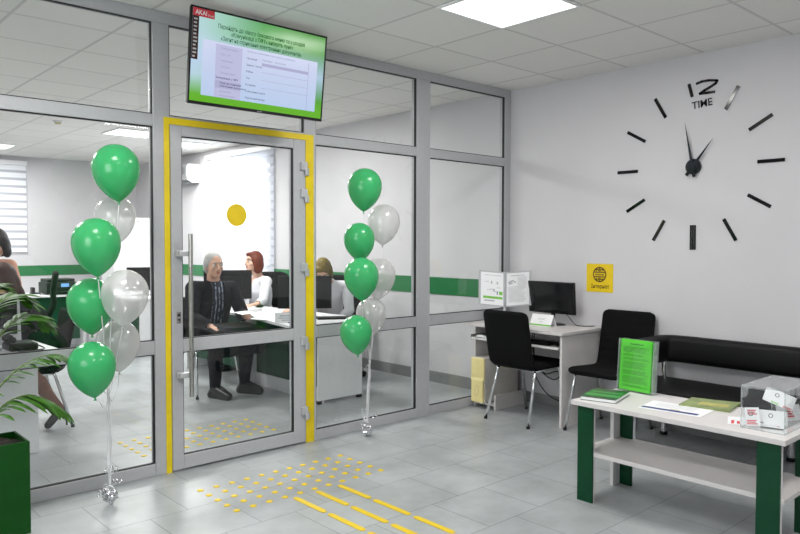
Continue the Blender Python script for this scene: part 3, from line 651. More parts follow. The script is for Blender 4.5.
# ================================================================== COMPUTER DESK
dk = thing('computer_desk', 'pale laminate computer desk in the corner with a sliding keyboard shelf', 'desk', (-0.3, -0.5, 0))
MB().box((-0.595, -0.992, 0.706), (-0.003, -0.003, 0.731)).build('desktop', 'laminate', dk, bevel=0.002)
MB().box((-0.575, -0.975, 0.0), (-0.015, -0.955, 0.706)).build('side_panel', 'laminate', dk, bevel=0.0015)
MB().box((-0.485, -0.022, 0.0), (-0.015, -0.006, 0.706)).build('side_panel', 'laminate', dk, bevel=0.0015)
MB().box((-0.50, -0.262, 0.0), (-0.09, -0.244, 0.125)).box((-0.50, -0.244, 0.03), (-0.09, -0.024, 0.046)).build('computer_shelf', 'laminate', dk, bevel=0.0015)
ks = MB().box((-0.575, -0.935, 0.592), (-0.22, -0.05, 0.608)).build('keyboard_shelf', 'laminate_edge', dk, bevel=0.002)
rl = MB()
for y in (-0.953, -0.045): rl.box((-0.56, y, 0.585), (-0.2, y + 0.012, 0.63))
rl.build('shelf_rail', 'steel', ks)
pc = thing('computer_tower', 'beige desktop computer tower standing under the left end of the desk', 'computer', (-0.27, -0.09, 0.046))
PA, PB = (-0.49, -0.205), (-0.05, -0.035)
MB().box((-0.53, -0.172, 0.052), (-0.09, -0.030, 0.43)).build('case', 'pc_metal', pc, bevel=0.004)
fb = MB(); pts = [(-0.205, 0.052), (-0.035, 0.052), (-0.035, 0.43), (-0.205, 0.43)]
fb.box((-0.55, -0.175, 0.25), (-0.53, -0.027, 0.432)).box((-0.558, -0.166, 0.052), (-0.53, -0.036, 0.25)).box((-0.554, -0.175, 0.235), (-0.53, -0.027, 0.262))
fp = fb.build('front_panel', 'beige_plastic', pc, bevel=0.008, seg=3)
for z in (0.395, 0.35, 0.305): MB().box((-0.552, -0.162, z - 0.018), (-0.5495, -0.040, z + 0.018)).build('drive_cover', 'beige_plastic', fp, bevel=0.001)
MB().tube([(-0.5585, -0.10 + 0.02 * math.cos(a * PI / 12), 0.155 + 0.045 * math.sin(a * PI / 12)) for a in range(25)], 0.0025, 6).build('power_button', 'beige_dark', fp)
for sy in (-0.155, -0.047): MB().box((-0.50, sy - 0.012, 0.0462), (-0.14, sy + 0.012, 0.052)).build('foot', 'black_plastic', pc)
kb = thing('keyboard', 'black keyboard lying on the sliding shelf under the desktop', 'keyboard', (-0.45, -0.62, 0.608))
MB().box((-0.54, -0.82, 0.6085), (-0.40, -0.40, 0.622)).build('base', 'black_plastic', kb, bevel=0.004)
km = MB()
for r in range(5):
    for c in range(15): km.box((-0.532 + 0.026 * r, -0.812 + 0.0272 * c, 0.6225), (-0.510 + 0.026 * r, -0.789 + 0.0272 * c, 0.628))
km.build('keys', 'black_matte', kb)
ms = thing('computer_mouse', 'black computer mouse beside the keyboard on the sliding shelf', 'mouse', (-0.47, -0.87, 0.608))
MB().ball((-0.47, -0.875, 0.6215), 0.03, 10, 0, (1.6, 1.0, 0.42)).build('body', 'black_plastic', ms, smooth=True)
MB().cyl((-0.50, -0.879, 0.633), (-0.50, -0.871, 0.633), 0.007, 12).build('scroll_wheel', 'dark_bolt', ms)
tag(MB().tube(smooth_path([(-0.565, -0.10, 0.618), (-0.555, -0.13, 0.622), (-0.54, -0.17, 0.618), (-0.55, -0.21, 0.616)], 14), [0.004, .007, .010, .011, .012, .012, .011, .011, .011, .010, .01, .009, .007, .004], 8).build('rolled_paper_slip', 'paper', smooth=True), 'small white roll of paper lying at the left end of the keyboard shelf', 'paper')
cb = MB()
for pts in ([(-0.06, -0.3, 0.70), (-0.10, -0.35, 0.45), (-0.12, -0.48, 0.30), (-0.10, -0.62, 0.33), (-0.06, -0.9, 0.28)],
            [(-0.06, -0.33, 0.70), (-0.14, -0.40, 0.40), (-0.08, -0.55, 0.25), (-0.05, -0.7, 0.42), (-0.08, -0.85, 0.60)],
            [(-0.05, -0.28, 0.52), (-0.12, -0.36, 0.32), (-0.10, -0.50, 0.12), (-0.08, -0.72, 0.08), (-0.06, -0.92, 0.22)],
            [(-0.06, -0.24, 0.40), (-0.09, -0.40, 0.33), (-0.10, -0.6, 0.38), (-0.08, -0.78, 0.36), (-0.05, -0.93, 0.34)]):
    cb.tube(smooth_path(pts, 30), 0.0048, 8)
cbt = thing('cable_bundle', 'tangle of black cables hanging under the computer desk', 'cables', (-0.08, -0.55, 0.05)); cb.build('cable', 'cable', cbt, smooth=True)
MB().box((-0.10, -0.64, 0.36), (-0.06, -0.60, 0.42)).build('plug', 'black_plastic', cbt, bevel=0.004)
# monitor on the desk
mo = thing('monitor', 'black flat computer monitor standing on the corner desk', 'monitor', (-0.17, -0.6, 0.731))
Mm = Matrix.Translation((-0.195, -0.592, 0.957)) @ Matrix.Rotation(math.radians(-2), 4, 'Z') @ Matrix.Rotation(math.radians(-4), 4, 'Y')
MB().box((0.0, -0.237, -0.132), (0.022, 0.237, 0.132), 0, Mm).box((0.022, -0.16, -0.09), (0.045, 0.16, 0.09), 0, Mm).build('casing', 'black_plastic', mo, bevel=0.004)
MB().box((-0.0012, -0.224, -0.114), (0.0, 0.224, 0.121), 0, Mm).build('screen', 'black_gloss', mo)
MB().cyl((-0.155, -0.59, 0.74), (-0.155, -0.59, 0.90), 0.018).build('stand_neck', 'black_plastic', mo)
MB().lathe([(0.105, 0.0), (0.105, 0.006), (0.09, 0.012), (0.02, 0.016)], (-0.165, -0.59, 0.7312), 32, 0, Matrix.Diagonal((0.8, 1.15, 1))).build('stand_base', 'black_gloss', mo, auto=0.6)
MB().tube(smooth_path([(-0.15, -0.66, 0.87), (-0.12, -0.72, 0.80), (-0.13, -0.79, 0.745), (-0.12, -0.86, 0.737), (-0.05, -0.92, 0.736)], 24), 0.0035, 8).build('cable', 'cable', mo, smooth=True)
# tent sign on the desk
ts = thing('tent_card', 'small white folded tent card standing in front of the desk monitor', 'sign', (-0.29, -0.59, 0.731))
A_ = [(-0.345, -0.49, 0.7315), (-0.345, -0.70, 0.7315), (-0.300, -0.70, 0.825), (-0.300, -0.49, 0.825)]
MB().prism(A_, Vector((0.9, 0, 0.43)), 0.002).prism([(-0.300, -0.49, 0.825), (-0.300, -0.70, 0.825), (-0.255, -0.70, 0.7315), (-0.255, -0.49, 0.7315)], Vector((-0.9, 0, 0.43)), 0.002).build('card', 'paper', ts)
tt = MB(); vy = Vector((0.045, 0, 0.0935)).normalized(); o_ = Vector((-0.3455, -0.595, 0.7315))
text_mb(tt, 'ІНТЕРНЕТ', o_ + vy * 0.055, (0, -1, 0), vy, 0.018, 0, 0.0006, 'CENTER', 0.07); text_mb(tt, 'зона', o_ + vy * 0.033, (0, -1, 0), vy, 0.013, 0, 0.0006)
n_ = Vector((-0.9, 0, 0.43)) * 0.0006
tt.quad(o_ + Vector((0, 0.105, 0)) + vy * 0.004 + n_, o_ + Vector((0, -0.105, 0)) + vy * 0.004 + n_, o_ + Vector((0, -0.105, 0)) + vy * 0.016 + n_, o_ + Vector((0, 0.105, 0)) + vy * 0.016 + n_, 1)
tt.build('lettering', ['paper_print', 'print_lime'], ts)
# reference binder on its stand
bd = thing('display_binder', 'grey desktop flip display with two open printed pages on the corner desk', 'display binder', (-0.36, -0.27, 0.731))
H0 = Vector((-0.372, -0.25, 0.862)); lean = Vector((0.766, 0.643, 0)) * 0.10 + Vector((0, 0, 0.995))
lean.normalize()
def panel(side, ang, txt):
    rd = Vector((0.643, -0.766, 0)); fwd = Vector((0.766, 0.643, 0)); a = math.radians(ang)
    u = (rd * side * math.cos(a) + fwd * math.sin(a) + Vector((0, 0, 0.07))).normalized(); n = u.cross(lean).normalized()
    if n.dot(fwd) > 0: n = -n
    def q(s, v, d): return H0 + u * s + lean * v + n * d
    def pl(mb, s0, s1, v0, v1, d0, d1, mi=0): mb.prism([q(s0, v0, d0), q(s1, v0, d0), q(s1, v1, d0), q(s0, v1, d0)], n, d1 - d0, mi)
    f = MB(); pl(f, 0.008, 0.232, 0, 0.300, -0.004, 0.0); p_ = f.build('page_frame', 'frame_grey', bd)
    g_ = MB(); s0, s1 = 0.014, 0.212; pl(g_, s0, s1, 0.012, 0.288, 0.0005, 0.0015); pg_ = g_.build('page', 'paper', p_)
    l_ = MB(); rg = random.Random(5 + side)
    def strip(a0, a1, v0, v1, mi): l_.quad(q(a0, v0, 0.002), q(a1, v0, 0.002), q(a1, v1, 0.002), q(a0, v1, 0.002), mi)
    if side > 0:
        strip(0.05, 0.17, 0.262, 0.267, 0)
        for i in range(22):
            v = 0.246 - 0.0098 * i
            if v > 0.175: strip(0.11, 0.19, v, v + 0.003, 0)
            else: strip(0.03, 0.15 + rg.random() * 0.04, v, v + 0.003, 0)
        for k, (a0, v0) in enumerate(((0.03, 0.205), (0.045, 0.214), (0.062, 0.216), (0.078, 0.205), (0.05, 0.198), (0.035, 0.192))): strip(a0, a0 + 0.016, v0, v0 + 0.010, 2)
    else:
        strip(0.03, 0.18, 0.262, 0.266, 0)
        for i in range(7): a0 = 0.03 + rg.random() * 0.12; v = 0.11 + rg.random() * 0.12; strip(a0, a0 + 0.035, v, v + 0.004, 0)
        for a0, v0, hh in ((0.06, 0.10, 0.03), (0.09, 0.13, 0.02), (0.06, 0.19, 0.02), (0.11, 0.19, 0.025)): strip(a0, a0 + 0.012, v0, v0 + hh, 3 if hh < 0.03 else 2)
        strip(0.02, 0.19, 0.064, 0.084, 1); strip(0.09, 0.18, 0.04, 0.052, 0); strip(0.02, 0.05, 0.10, 0.13, 1)
    l_.build('print', ['frame_grey', 'print_lime', 'paper_print', 'frame_grey'], pg_)
panel(1, 14, 0); panel(-1, 14, 0)
MB().tube([H0 - lean * 0.01 + Vector((0.006, 0.005, 0)), H0 + lean * 0.3 + Vector((0.006, 0.005, 0))], 0.010).build('spine', 'frame_grey', bd, smooth=True)
MB().tube([(-0.362, -0.24, 0.735), (-0.366, -0.245, 0.80), H0], 0.011).build('post', 'frame_grey', bd, smooth=True)
MB().box((-0.43, -0.36, 0.7313), (-0.28, -0.13, 0.745)).build('base', 'black_plastic', bd, bevel=0.005)

# ================================================================== BENCH SOFA
sf = thing('waiting_bench', 'long black leather waiting bench with chrome posts along the right wall', 'sofa', (-0.4, -2.5, 0))
def pad(mb, x0, y0, z0, x1, y1, z1, r, n=5):
    bm = bmesh.new(); bmesh.ops.create_cube(bm, size=1.0)
    for v in bm.verts: v.co = Vector(((x0 + x1) / 2 + v.co.x * (x1 - x0), (y0 + y1) / 2 + v.co.y * (y1 - y0), (z0 + z1) / 2 + v.co.z * (z1 - z0)))
    bmesh.ops.bevel(bm, geom=bm.edges[:], offset=r, segments=n, profile=0.5, affect='EDGES'); bm.verts.ensure_lookup_table(); bm.verts.index_update()
    mb.add([v.co.copy() for v in bm.verts], [[v.index for v in f.verts] for f in bm.faces]); bm.free(); return mb
SY0, SY1 = -3.42, -1.49
pad(MB(), -0.70, SY0, 0.325, -0.10, SY1, 0.43, 0.04).build('seat', 'sofa_leather', sf, smooth=True)
def bolster():
    path = smooth_path([(-0.52, -1.555, 0.63), (-0.36, -1.545, 0.632), (-0.20, -1.545, 0.634), (-0.115, -1.575, 0.636), (-0.085, -1.68, 0.637), (-0.085, -2.0, 0.637), (-0.085, -2.5, 0.637), (-0.085, -3.0, 0.637), (-0.085, -3.24, 0.637), (-0.115, -3.335, 0.636), (-0.20, -3.365, 0.634), (-0.36, -3.365, 0.632), (-0.52, -3.355, 0.63)], 90)
    n = len(path); vs = []; K = 20
    for i, p in enumerate(path):
        t = (path[min(i + 1, n - 1)] - path[max(i - 1, 0)]); t.z = 0; t.normalize(); s_ = Vector((t.y, -t.x, 0))
        e_ = min(i, n - 1 - i) / 3.0; ke = math.sqrt(max(0.02, 1 - (1 - min(1, e_)) ** 2))
        for j in range(K):
            a = 2 * PI * j / K; ca, sa = math.cos(a), math.sin(a)
            x = math.copysign(abs(ca) ** 0.6, ca) * 0.058; z = math.copysign(abs(sa) ** 0.5, sa) * 0.098
            vs.append(p + s_ * (x * ke) + Vector((0, 0, z * (0.75 + 0.25 * ke))))
    fs = [(i * K + j, i * K + (j + 1) % K, (i + 1) * K + (j + 1) % K, (i + 1) * K + j) for i in range(n - 1) for j in range(K)] + [list(range(K))[::-1], list(range((n - 1) * K, n * K))]
    MB().add(vs, fs).build('back_bolster', 'sofa_leather', sf, smooth=True)
bolster()
for x, y in ((-0.145, -1.575), (-0.145, -3.33), (-0.42, -1.55), (-0.42, -3.36)):
    MB().cyl((x, y, 0.425), (x, y, 0.56), 0.021, 20).build('post', 'chrome', sf, auto=0.6)
for x, y in ((-0.145, -1.575), (-0.145, -3.33), (-0.62, -1.60), (-0.62, -3.31), (-0.145, -2.45), (-0.62, -2.45)):
    lg = MB().cyl((x, y, 0.025), (x, y, 0.33), 0.024, 20).build('leg', 'chrome', sf, auto=0.6)
    MB().cyl((x, y, 0.0), (x, y, 0.025), 0.027, 20).build('foot_cap', 'black_plastic', lg, auto=0.6)

# ================================================================== COFFEE TABLE
ct = thing('coffee_table', 'low pale table with dark green board legs and an under-shelf in front of the bench', 'coffee table', (-1.56, -2.45, 0))
TX0, TX1, TY0, TY1 = -1.80, -1.29, -2.992, -1.893
MB().box((TX0, TY0, 0.527), (TX1, TY1, 0.552)).build('tabletop', 'laminate', ct, bevel=0.002)
def corner_leg(gx0, gx1, gy0, gy1, wx0, wx1, wy0, wy1):
    l = MB().box((wx0, wy0, 0), (wx1, wy1, 0.527)).build('leg', 'laminate_edge', ct, bevel=0.001)
    MB().box((gx0, gy0, 0), (gx1, gy1, 0.527)).build('green_board', 'green_board', l, bevel=0.001)
corner_leg(-1.77, -1.757, -2.012, -1.918, -1.757, -1.745, -2.012, -1.918)      # front left
ll = MB().box((-1.757, -1.918 - 0.022, 0), (-1.67, -1.918, 0.527)).build('leg_board', 'laminate_edge', ct, bevel=0.001)
corner_leg(-1.77, -1.757, -2.962, -2.861, -1.757, -1.737, -2.962, -2.861)      # front right
corner_leg(-1.362, -1.349, -2.012, -1.935, -1.43, -1.362, -1.935, -1.913)      # rear left
corner_leg(-1.362, -1.349, -2.962, -2.885, -1.349, -1.337, -2.962, -2.885)     # rear right
MB().box((-1.755, -2.975, 0.252), (-1.335, -1.905, 0.275)).build('shelf', 'laminate', ct, bevel=0.002)

TZ = 0.5525
# closed green book
bk = thing('green_book', 'closed green hardback book lying on the left end of the low table', 'book', (-1.6, -2.0, TZ))
def ob(mb, c, ux_, uy_, a, b, z0, z1, mi=0):
    c = Vector(c); mb.prism([c + ux_ * a[0] + uy_ * a[1] + Vector((0, 0, z0)), c + ux_ * b[0] + uy_ * a[1] + Vector((0, 0, z0)), c + ux_ * b[0] + uy_ * b[1] + Vector((0, 0, z0)), c + ux_ * a[0] + uy_ * b[1] + Vector((0, 0, z0))], (0, 0, 1), z1 - z0, mi); return mb
# footprint corners read as near-left, near-right, far-right, far-left
q0, q1, q3 = Vector((-1.763, -1.927, 0)), Vector((-1.715, -2.115, 0)), Vector((-1.50, -1.885, 0))
u1 = (q1 - q0); u2 = (q3 - q0); l1, l2 = u1.length, u2.length; u1.normalize(); u2 = (u2 - u1 * u2.dot(u1)).normalized()
q0.z = TZ; l2 = 0.27
ob(MB(), q0, u1, u2, (0.003, 0.003), (l1 - 0.003, l2 - 0.003), 0.0025, 0.018).build('pages', 'paper', bk)
ob(ob(MB(), q0, u1, u2, (0, 0), (l1, l2), 0, 0.0025), q0, u1, u2, (0, 0), (l1, l2), 0.018, 0.0205).build('cover', 'book_dark', bk, bevel=0.0008)
bs = MB()
for a, b in ((0.055, 0.115), (0.15, 0.18)): ob(bs, q0, u2, u1, (a, 0.0), (b, l1), 0.0206, 0.0211)
bs.build('cover_stripe', 'book_green', bk)
# acrylic holder with green leaflets
hd_ = thing('leaflet_holder', 'clear acrylic holder with bright green printed sheets on the low table', 'leaflet holder', (-1.40, -2.0, TZ))
a0 = Vector((-1.355, -1.915, TZ)); a1 = Vector((-1.375, -2.150, TZ)); ue = (a1 - a0).normalized(); nf = Vector((ue.y, -ue.x, 0))
if nf.dot(Vector((-0.67, -0.74, 0))) < 0: nf = -nf
up = (Vector((0, 0, 1)) - nf * 0.07).normalized(); nn2 = ue.cross(up).normalized()
if nn2.dot(nf) < 0: nn2 = -nn2
def hq(s, v, d): return a0 + ue * s + up * v + nn2 * d
def hb(mb, s0, s1, v0, v1, d0, d1, mi=0): return mb.prism([hq(s0, v0, d0), hq(s1, v0, d0), hq(s1, v1, d0), hq(s0, v1, d0)], nn2, d1 - d0, mi)
wL = 0.232
hb(hb(hb(hb(MB(), 0, wL, 0.004, 0.292, 0.012, 0.0145), 0, wL, 0.004, 0.300, -0.0305, -0.028), 0, 0.0025, 0.004, 0.292, -0.028, 0.012), wL - 0.0025, wL, 0.004, 0.292, -0.028, 0.012).build('clear_shell', 'acrylic', hd_)
hb(MB(), 0, wL, 0.0, 0.004, -0.075, 0.0145).build('clear_foot', 'acrylic', hd_)
hb(hb(hb(MB(), -0.001, 0.0035, 0.004, 0.300, -0.031, 0.015), wL - 0.0035, wL + 0.001, 0.004, 0.300, -0.031, 0.015), 0, wL, 0.2995, 0.302, -0.031, -0.0275).build('clear_edge', 'acrylic_edge', hd_)
rg = random.Random(11)
for i, (ds, dv, d0) in enumerate(((0.012, 0.0, 0.006), (0.006, 0.010, -0.004), (0.016, 0.006, -0.012), (0.02, 0.002, -0.02))):
    s = hb(MB(), ds, ds + 0.205, 0.008 + dv, 0.290 + dv, d0, d0 + 0.003).build('green_sheet', 'paper_green', hd_)
    if i == 0:
        pr = MB()
        def st(a, b, v, h): pr.quad(hq(ds + a, v, d0 + 0.0035), hq(ds + b, v, d0 + 0.0035), hq(ds + b, v + h, d0 + 0.0035), hq(ds + a, v + h, d0 + 0.0035))
        st(0.06, 0.15, 0.272, 0.006)
        v = 0.256
        while v > 0.03:
            st(0.018, 0.15 + 0.04 * rg.random(), v, 0.0026); v -= 0.0068 if rg.random() < 0.75 else 0.015
        pr.build('print', 'print_green', s)
# white leaflet with blue band, magazine, paper slip
def leaflet(name, label, cat, pts, th, m):
    t = thing(name, label, cat, (pts[0][0], pts[0][1], TZ)); MB().prism([(x, y, TZ + 0.0003) for x, y in pts], (0, 0, 1), th).build('sheet', m, t); return t
L0, L1, L2, L3 = Vector((-1.700, -2.235)), Vector((-1.665, -2.555)), Vector((-1.45, -2.53)), Vector((-1.485, -2.21))
lf = leaflet('white_leaflet', 'white leaflet with a dark blue band lying flat on the low table', 'leaflet', [L1, L2, L3, L0], 0.0012, 'paper')
mb = MB(); lp = lambda a, b: Vector((*(L0 + (L1 - L0) * a + (L3 - L0) * b), TZ + 0.0019))
mb.quad(lp(0.02, 0.1), lp(0.92, 0.1), lp(0.92, 0.26), lp(0.02, 0.26)); mb.quad(lp(0.45, 0.29), lp(0.6, 0.29), lp(0.6, 0.34), lp(0.45, 0.34), 1)
for i in range(6): mb.quad(lp(0.15, 0.45 + 0.07 * i), lp(0.8, 0.45 + 0.07 * i), lp(0.8, 0.462 + 0.07 * i), lp(0.15, 0.462 + 0.07 * i), 2)
mb.build('blue_band', ['paper_blue', 'mag_yellow', 'frame_grey'], lf)
M0, M1, M2, M3 = Vector((-1.452, -2.302)), Vector((-1.405, -2.605)), Vector((-1.18, -2.57)), Vector((-1.227, -2.267))
M0, M1, M2, M3 = [p - Vector((0.045, 0.055)) for p in (M0, M0.lerp(M1, 0.82), M3.lerp(M2, 0.82), M3)]
mg = thing('magazine', 'dull green and yellow glossy magazine beside the white leaflet', 'magazine', (M0.x, M0.y, TZ))
K = 10; vs = []; fs = []
for i in range(K + 1):
    for j in range(2):
        p = (M0 + (M1 - M0) * (i / K)) if j == 0 else (M3 + (M2 - M3) * (i / K)); zz = 0.007 + 0.006 * (i / K) ** 2
        vs.append((p.x, p.y, TZ + zz)); vs.append((p.x, p.y, TZ + 0.0003))
for i in range(K):
    a = 4 * i; fs += [(a, a + 4, a + 6, a + 2), (a + 1, a + 3, a + 7, a + 5), (a, a + 1, a + 5, a + 4), (a + 2, a + 6, a + 7, a + 3)]
fs += [(0, 2, 3, 1), (4 * K, 4 * K + 1, 4 * K + 3, 4 * K + 2)]
MB().add(vs, fs).build('pages', 'mag_green', mg)
mb = MB(); mp_ = lambda a, b: Vector((*(M0 + (M1 - M0) * a + (M3 - M0) * b), TZ + 0.0076 + 0.0062 * a * a))
for i in range(6): a, b = 0.3 + i * 0.1, 0.4 + i * 0.1; mb.quad(mp_(a, 0.25), mp_(b, 0.25), mp_(b, 0.6), mp_(a, 0.6))
mb.build('cover_picture', 'mag_yellow', mg)
t = thing('paper_slip', 'white paper slip with red print sticking out at the clear box', 'paper', (-1.60, -2.72, TZ))
MB().prism([(-1.70, -2.70, TZ + .0003), (-1.655, -2.765, TZ + .0003), (-1.50, -2.70, TZ + .0003), (-1.545, -2.635, TZ + .0003)], (0, 0, 1), 0.001).build('sheet', 'paper', t)
MB().prism([(-1.675, -2.705, TZ + .0014), (-1.668, -2.716, TZ + .0014), (-1.60, -2.690, TZ + .0014), (-1.607, -2.679, TZ + .0014)], (0, 0, 1), 0.0003).prism([(-1.661, -2.727, TZ + .0014), (-1.654, -2.738, TZ + .0014), (-1.60, -2.716, TZ + .0014), (-1.607, -2.705, TZ + .0014)], (0, 0, 1), 0.0003).build('print', 'print_red', t)
# clear ballot box with cards in it
bx = thing('clear_box', 'clear acrylic collection box with a slotted lid on the right end of the low table', 'box', (-1.5, -2.87, TZ))
X0, X1, Y0, Y1, Z0, Z1 = -1.71, -1.345, -2.955, -2.765, TZ + 0.0004, TZ + 0.198; e = 0.003
mb = MB(); mb.box((X0, Y0, Z0), (X1, Y1, Z0 + e)).box((X0, Y0, Z0 + e), (X0 + e, Y1, Z1 - e)).box((X1 - e, Y0, Z0 + e), (X1, Y1, Z1 - e)).box((X0 + e, Y0, Z0 + e), (X1 - e, Y0 + e, Z1 - e)).box((X0 + e, Y1 - e, Z0 + e), (X1 - e, Y1, Z1 - e))
mb.build('clear_walls', 'acrylic', bx)
eg = MB(); d_ = 0.0022
for y in (Y0, Y1):
    eg.box((X0 - .0002, y - d_, Z0), (X0 + d_, y + d_, Z1)).box((X1 - d_, y - d_, Z0), (X1 + .0002, y + d_, Z1)).box((X0, y - d_, Z1 - d_), (X1, y + d_, Z1 + .0002)).box((X0, y - d_, Z0), (X1, y + d_, Z0 + d_))
for x in (X0, X1): eg.box((x - d_, Y0, Z1 - d_), (x + d_, Y1, Z1 + .0002)).box((x - d_, Y0, Z0), (x + d_, Y1, Z0 + d_))
eg.build('clear_edge', 'acrylic_edge', bx)
sx0, sx1, sy = -1.60, -1.455, (Y0 + Y1) / 2
mb = MB(); mb.box((X0, Y0, Z1 - e), (X1, sy - 0.004, Z1)).box((X0, sy + 0.004, Z1 - e), (X1, Y1, Z1)).box((X0, sy - .004, Z1 - e), (sx0, sy + .004, Z1)).box((sx1, sy - .004, Z1 - e), (X1, sy + .004, Z1))
mb.build('slotted_lid', 'acrylic', bx)
def card(c, rx, ry, rz, wd, ht, label, printed):
    M = Matrix.Translation(c) @ Matrix.Rotation(rz, 4, 'Z') @ Matrix.Rotation(rx, 4, 'X') @ Matrix.Rotation(ry, 4, 'Z')
    t = thing('voting_card', label, 'card', c, 'paper cards in the clear box')
    MB().box((-wd / 2, -ht / 2, -0.0006), (wd / 2, ht / 2, 0.0006), 0, M).build('sheet', 'paper', t)
    if printed:
        mb = MB()
        for (a, b, w_, h_, mi) in printed:
            for z in (0.0009, -0.0009):
                for q_ in range(3): bb = b + h_ * 0.38 * q_; ww = w_ * (1, 0.8, 0.92)[q_]; mb.quad(M @ Vector((a, bb, z)), M @ Vector((a + ww, bb, z)), M @ Vector((a + ww, bb + h_ * 0.22, z)), M @ Vector((a, bb + h_ * 0.22, z)), mi)
        for z in (0.0009, -0.0009):
            for i in range(14):
                p, q = 2 * PI * i / 14, 2 * PI * (i + 1) / 14; r0, r1 = 0.007, 0.010; cx0, cy0 = -wd * 0.1, ht * 0.15
                mb.quad(*[M @ Vector((cx0 + r * math.cos(u), cy0 + r * math.sin(u), z)) for r, u in ((r0, p), (r0, q), (r1, q), (r1, p))], 2)
        mb.build('print', ['print_red', 'print_lime', 'ink'], t)
zb = Z0 + e
card((-1.668, -2.80, zb + 0.046), 1.3, 0.08, -1.15, 0.06, 0.085, 'white card with red print leaning at the front left of the clear box', [(-0.025, -0.035, 0.045, 0.02, 0), (-0.02, 0.01, 0.04, 0.022, 0)])
card((-1.60, -2.868, zb + 0.040), 1.2, -0.05, -0.98, 0.12, 0.07, 'white card with a small emblem lying low in the middle of the clear box', [(-0.06, -0.028, 0.02, 0.006, 2)])
card((-1.515, -2.862, zb + 0.118), 1.0, -0.45, -0.9, 0.135, 0.075, 'tilted white card with green and red lines, topmost in the clear box', [(-0.03, -0.035, 0.04, 0.010, 1), (0.025, -0.035, 0.045, 0.010, 0)])
card((-1.46, -2.885, zb + 0.046), 1.3, 0.05, -0.65, 0.12, 0.075, 'white card with a red round mark at the right end of the clear box', [(-0.01, -0.02, 0.035, 0.03, 0)])
card((-1.56, -2.85, zb + 0.004), 0.02, 0.0, 0.3, 0.16, 0.10, 'white card lying flat on the bottom of the clear box', [(-0.06, -0.03, 0.05, 0.01, 0)])

# ================================================================== POTTED PALM
pp = thing('potted_palm', 'small palm with drooping fronds in a square dark green planter by the glass partition', 'potted plant', (-4.28, -0.3, 0))
x0, x1, y0, y1, zt = -4.425, -4.135, -0.415, -0.16, 0.45; e = 0.012
mb = MB(); mb.box((x0, y0, 0), (x1, y1, 0.02)).box((x0, y0, 0.02), (x1, y0 + e, zt)).box((x0, y1 - e, 0.02), (x1, y1, zt)).box((x0, y0 + e, 0.02), (x0 + e, y1 - e, zt)).box((x1 - e, y0 + e, 0.02), (x1, y1 - e, zt))
mb.build('planter', 'planter_green', pp, bevel=0.003)
ng = 14; vs = []; fs = []
for i in range(ng + 1):
    for j in range(ng + 1):
        x = x0 + e + (x1 - x0 - 2 * e) * i / ng; y = y0 + e + (y1 - y0 - 2 * e) * j / ng
        vs.append((x, y, 0.424 + 0.014 * mnoise.noise((x * 22, y * 22, 0))))
for i in range(ng):
    for j in range(ng): a = i * (ng + 1) + j; fs.append((a, a + ng + 1, a + ng + 2, a + 1))
MB().add(vs, fs).build('soil', 'soil', pp)
rp_ = random.Random(21)
def frond(ctrl, nl, ll, wd, droop=0.5, start=0.35, side=0.75, lift=0.12):
    path = smooth_path(ctrl, 40); mb = MB(); n = len(path)
    mb.tube(path, [0.0055 - 0.0042 * i / (n - 1) for i in range(n)], 6, 1)
    for k in range(nl):
        f = start + (0.98 - start) * k / (nl - 1); i = min(int(f * (n - 1)), n - 2); p = path[i]
        t = (path[i + 1] - path[i]).normalized(); sd = t.cross(Vector((0, 0, 1))); sd = sd.normalized() if sd.length > 0.05 else Vector((0, 1, 0))
        env = (0.55 + 0.45 * math.sin(PI * min(1, (k + 1) / nl * 0.85 + 0.1))) * (0.9 + 0.2 * rp_.random())
        for s in (1, -1):
            L_ = ll * env; d0 = (t * 0.62 + sd * s * side + Vector((0, 0, lift - 0.25 * rp_.random()))).normalized(); q = p.copy(); rows = []
            for j in range(7):
                u = j / 6; w_ = wd * env * (math.sin(PI * min(1, u * 0.93 + 0.06)) ** 0.75) * 0.5 if j < 6 else 0.0006
                dj = (d0 + Vector((0, 0, -droop * u * 1.3))).normalized(); sw = dj.cross(Vector((0, 0, 1))); sw = sw.normalized() if sw.length > 0.05 else t
                upv = sw.cross(dj).normalized(); rows.append((q - sw * w_ - upv * w_ * 0.25, q + upv * w_ * 0.12, q + sw * w_ - upv * w_ * 0.25)); q = q + dj * (L_ / 6)
            vs = [v for r in rows for v in r]; fs = []
            for j in range(6):
                a = 3 * j; fs += [(a, a + 3, a + 4, a + 1), (a + 1, a + 4, a + 5, a + 2)]
            mb.add(vs, fs, 0)
    mb.build('frond', ['leaf', 'stem'], pp, smooth=True)
B0 = (-4.30, -0.29, 0.43)
frond([B0, (-4.275, -0.28, 0.60), (-4.222, -0.26, 0.705), (-4.132, -0.25, 0.785), (-4.04, -0.245, 0.825), (-3.95, -0.24, 0.83), (-3.87, -0.235, 0.79)], 14, 0.125, 0.030, 0.75, 0.36, 0.55, 0.0)
frond([B0, (-4.285, -0.31, 0.53), (-4.235, -0.32, 0.61), (-4.18, -0.32, 0.645), (-4.105, -0.32, 0.655), (-4.02, -0.315, 0.615), (-3.945, -0.31, 0.55)], 13, 0.175, 0.040, 0.75, 0.28, 0.6, -0.05)
frond([B0, (-4.30, -0.25, 0.75), (-4.27, -0.22, 0.98), (-4.21, -0.20, 1.10), (-4.13, -0.18, 1.14), (-4.05, -0.17, 1.10)], 13, 0.15, 0.038, 0.55, 0.45, 0.6, 0.1)
frond([B0, (-4.29, -0.24, 0.72), (-4.22, -0.20, 0.92), (-4.12, -0.17, 1.02), (-4.03, -0.15, 1.03), (-3.97, -0.14, 0.97)], 13, 0.15, 0.038, 0.55, 0.45, 0.6, 0.1)
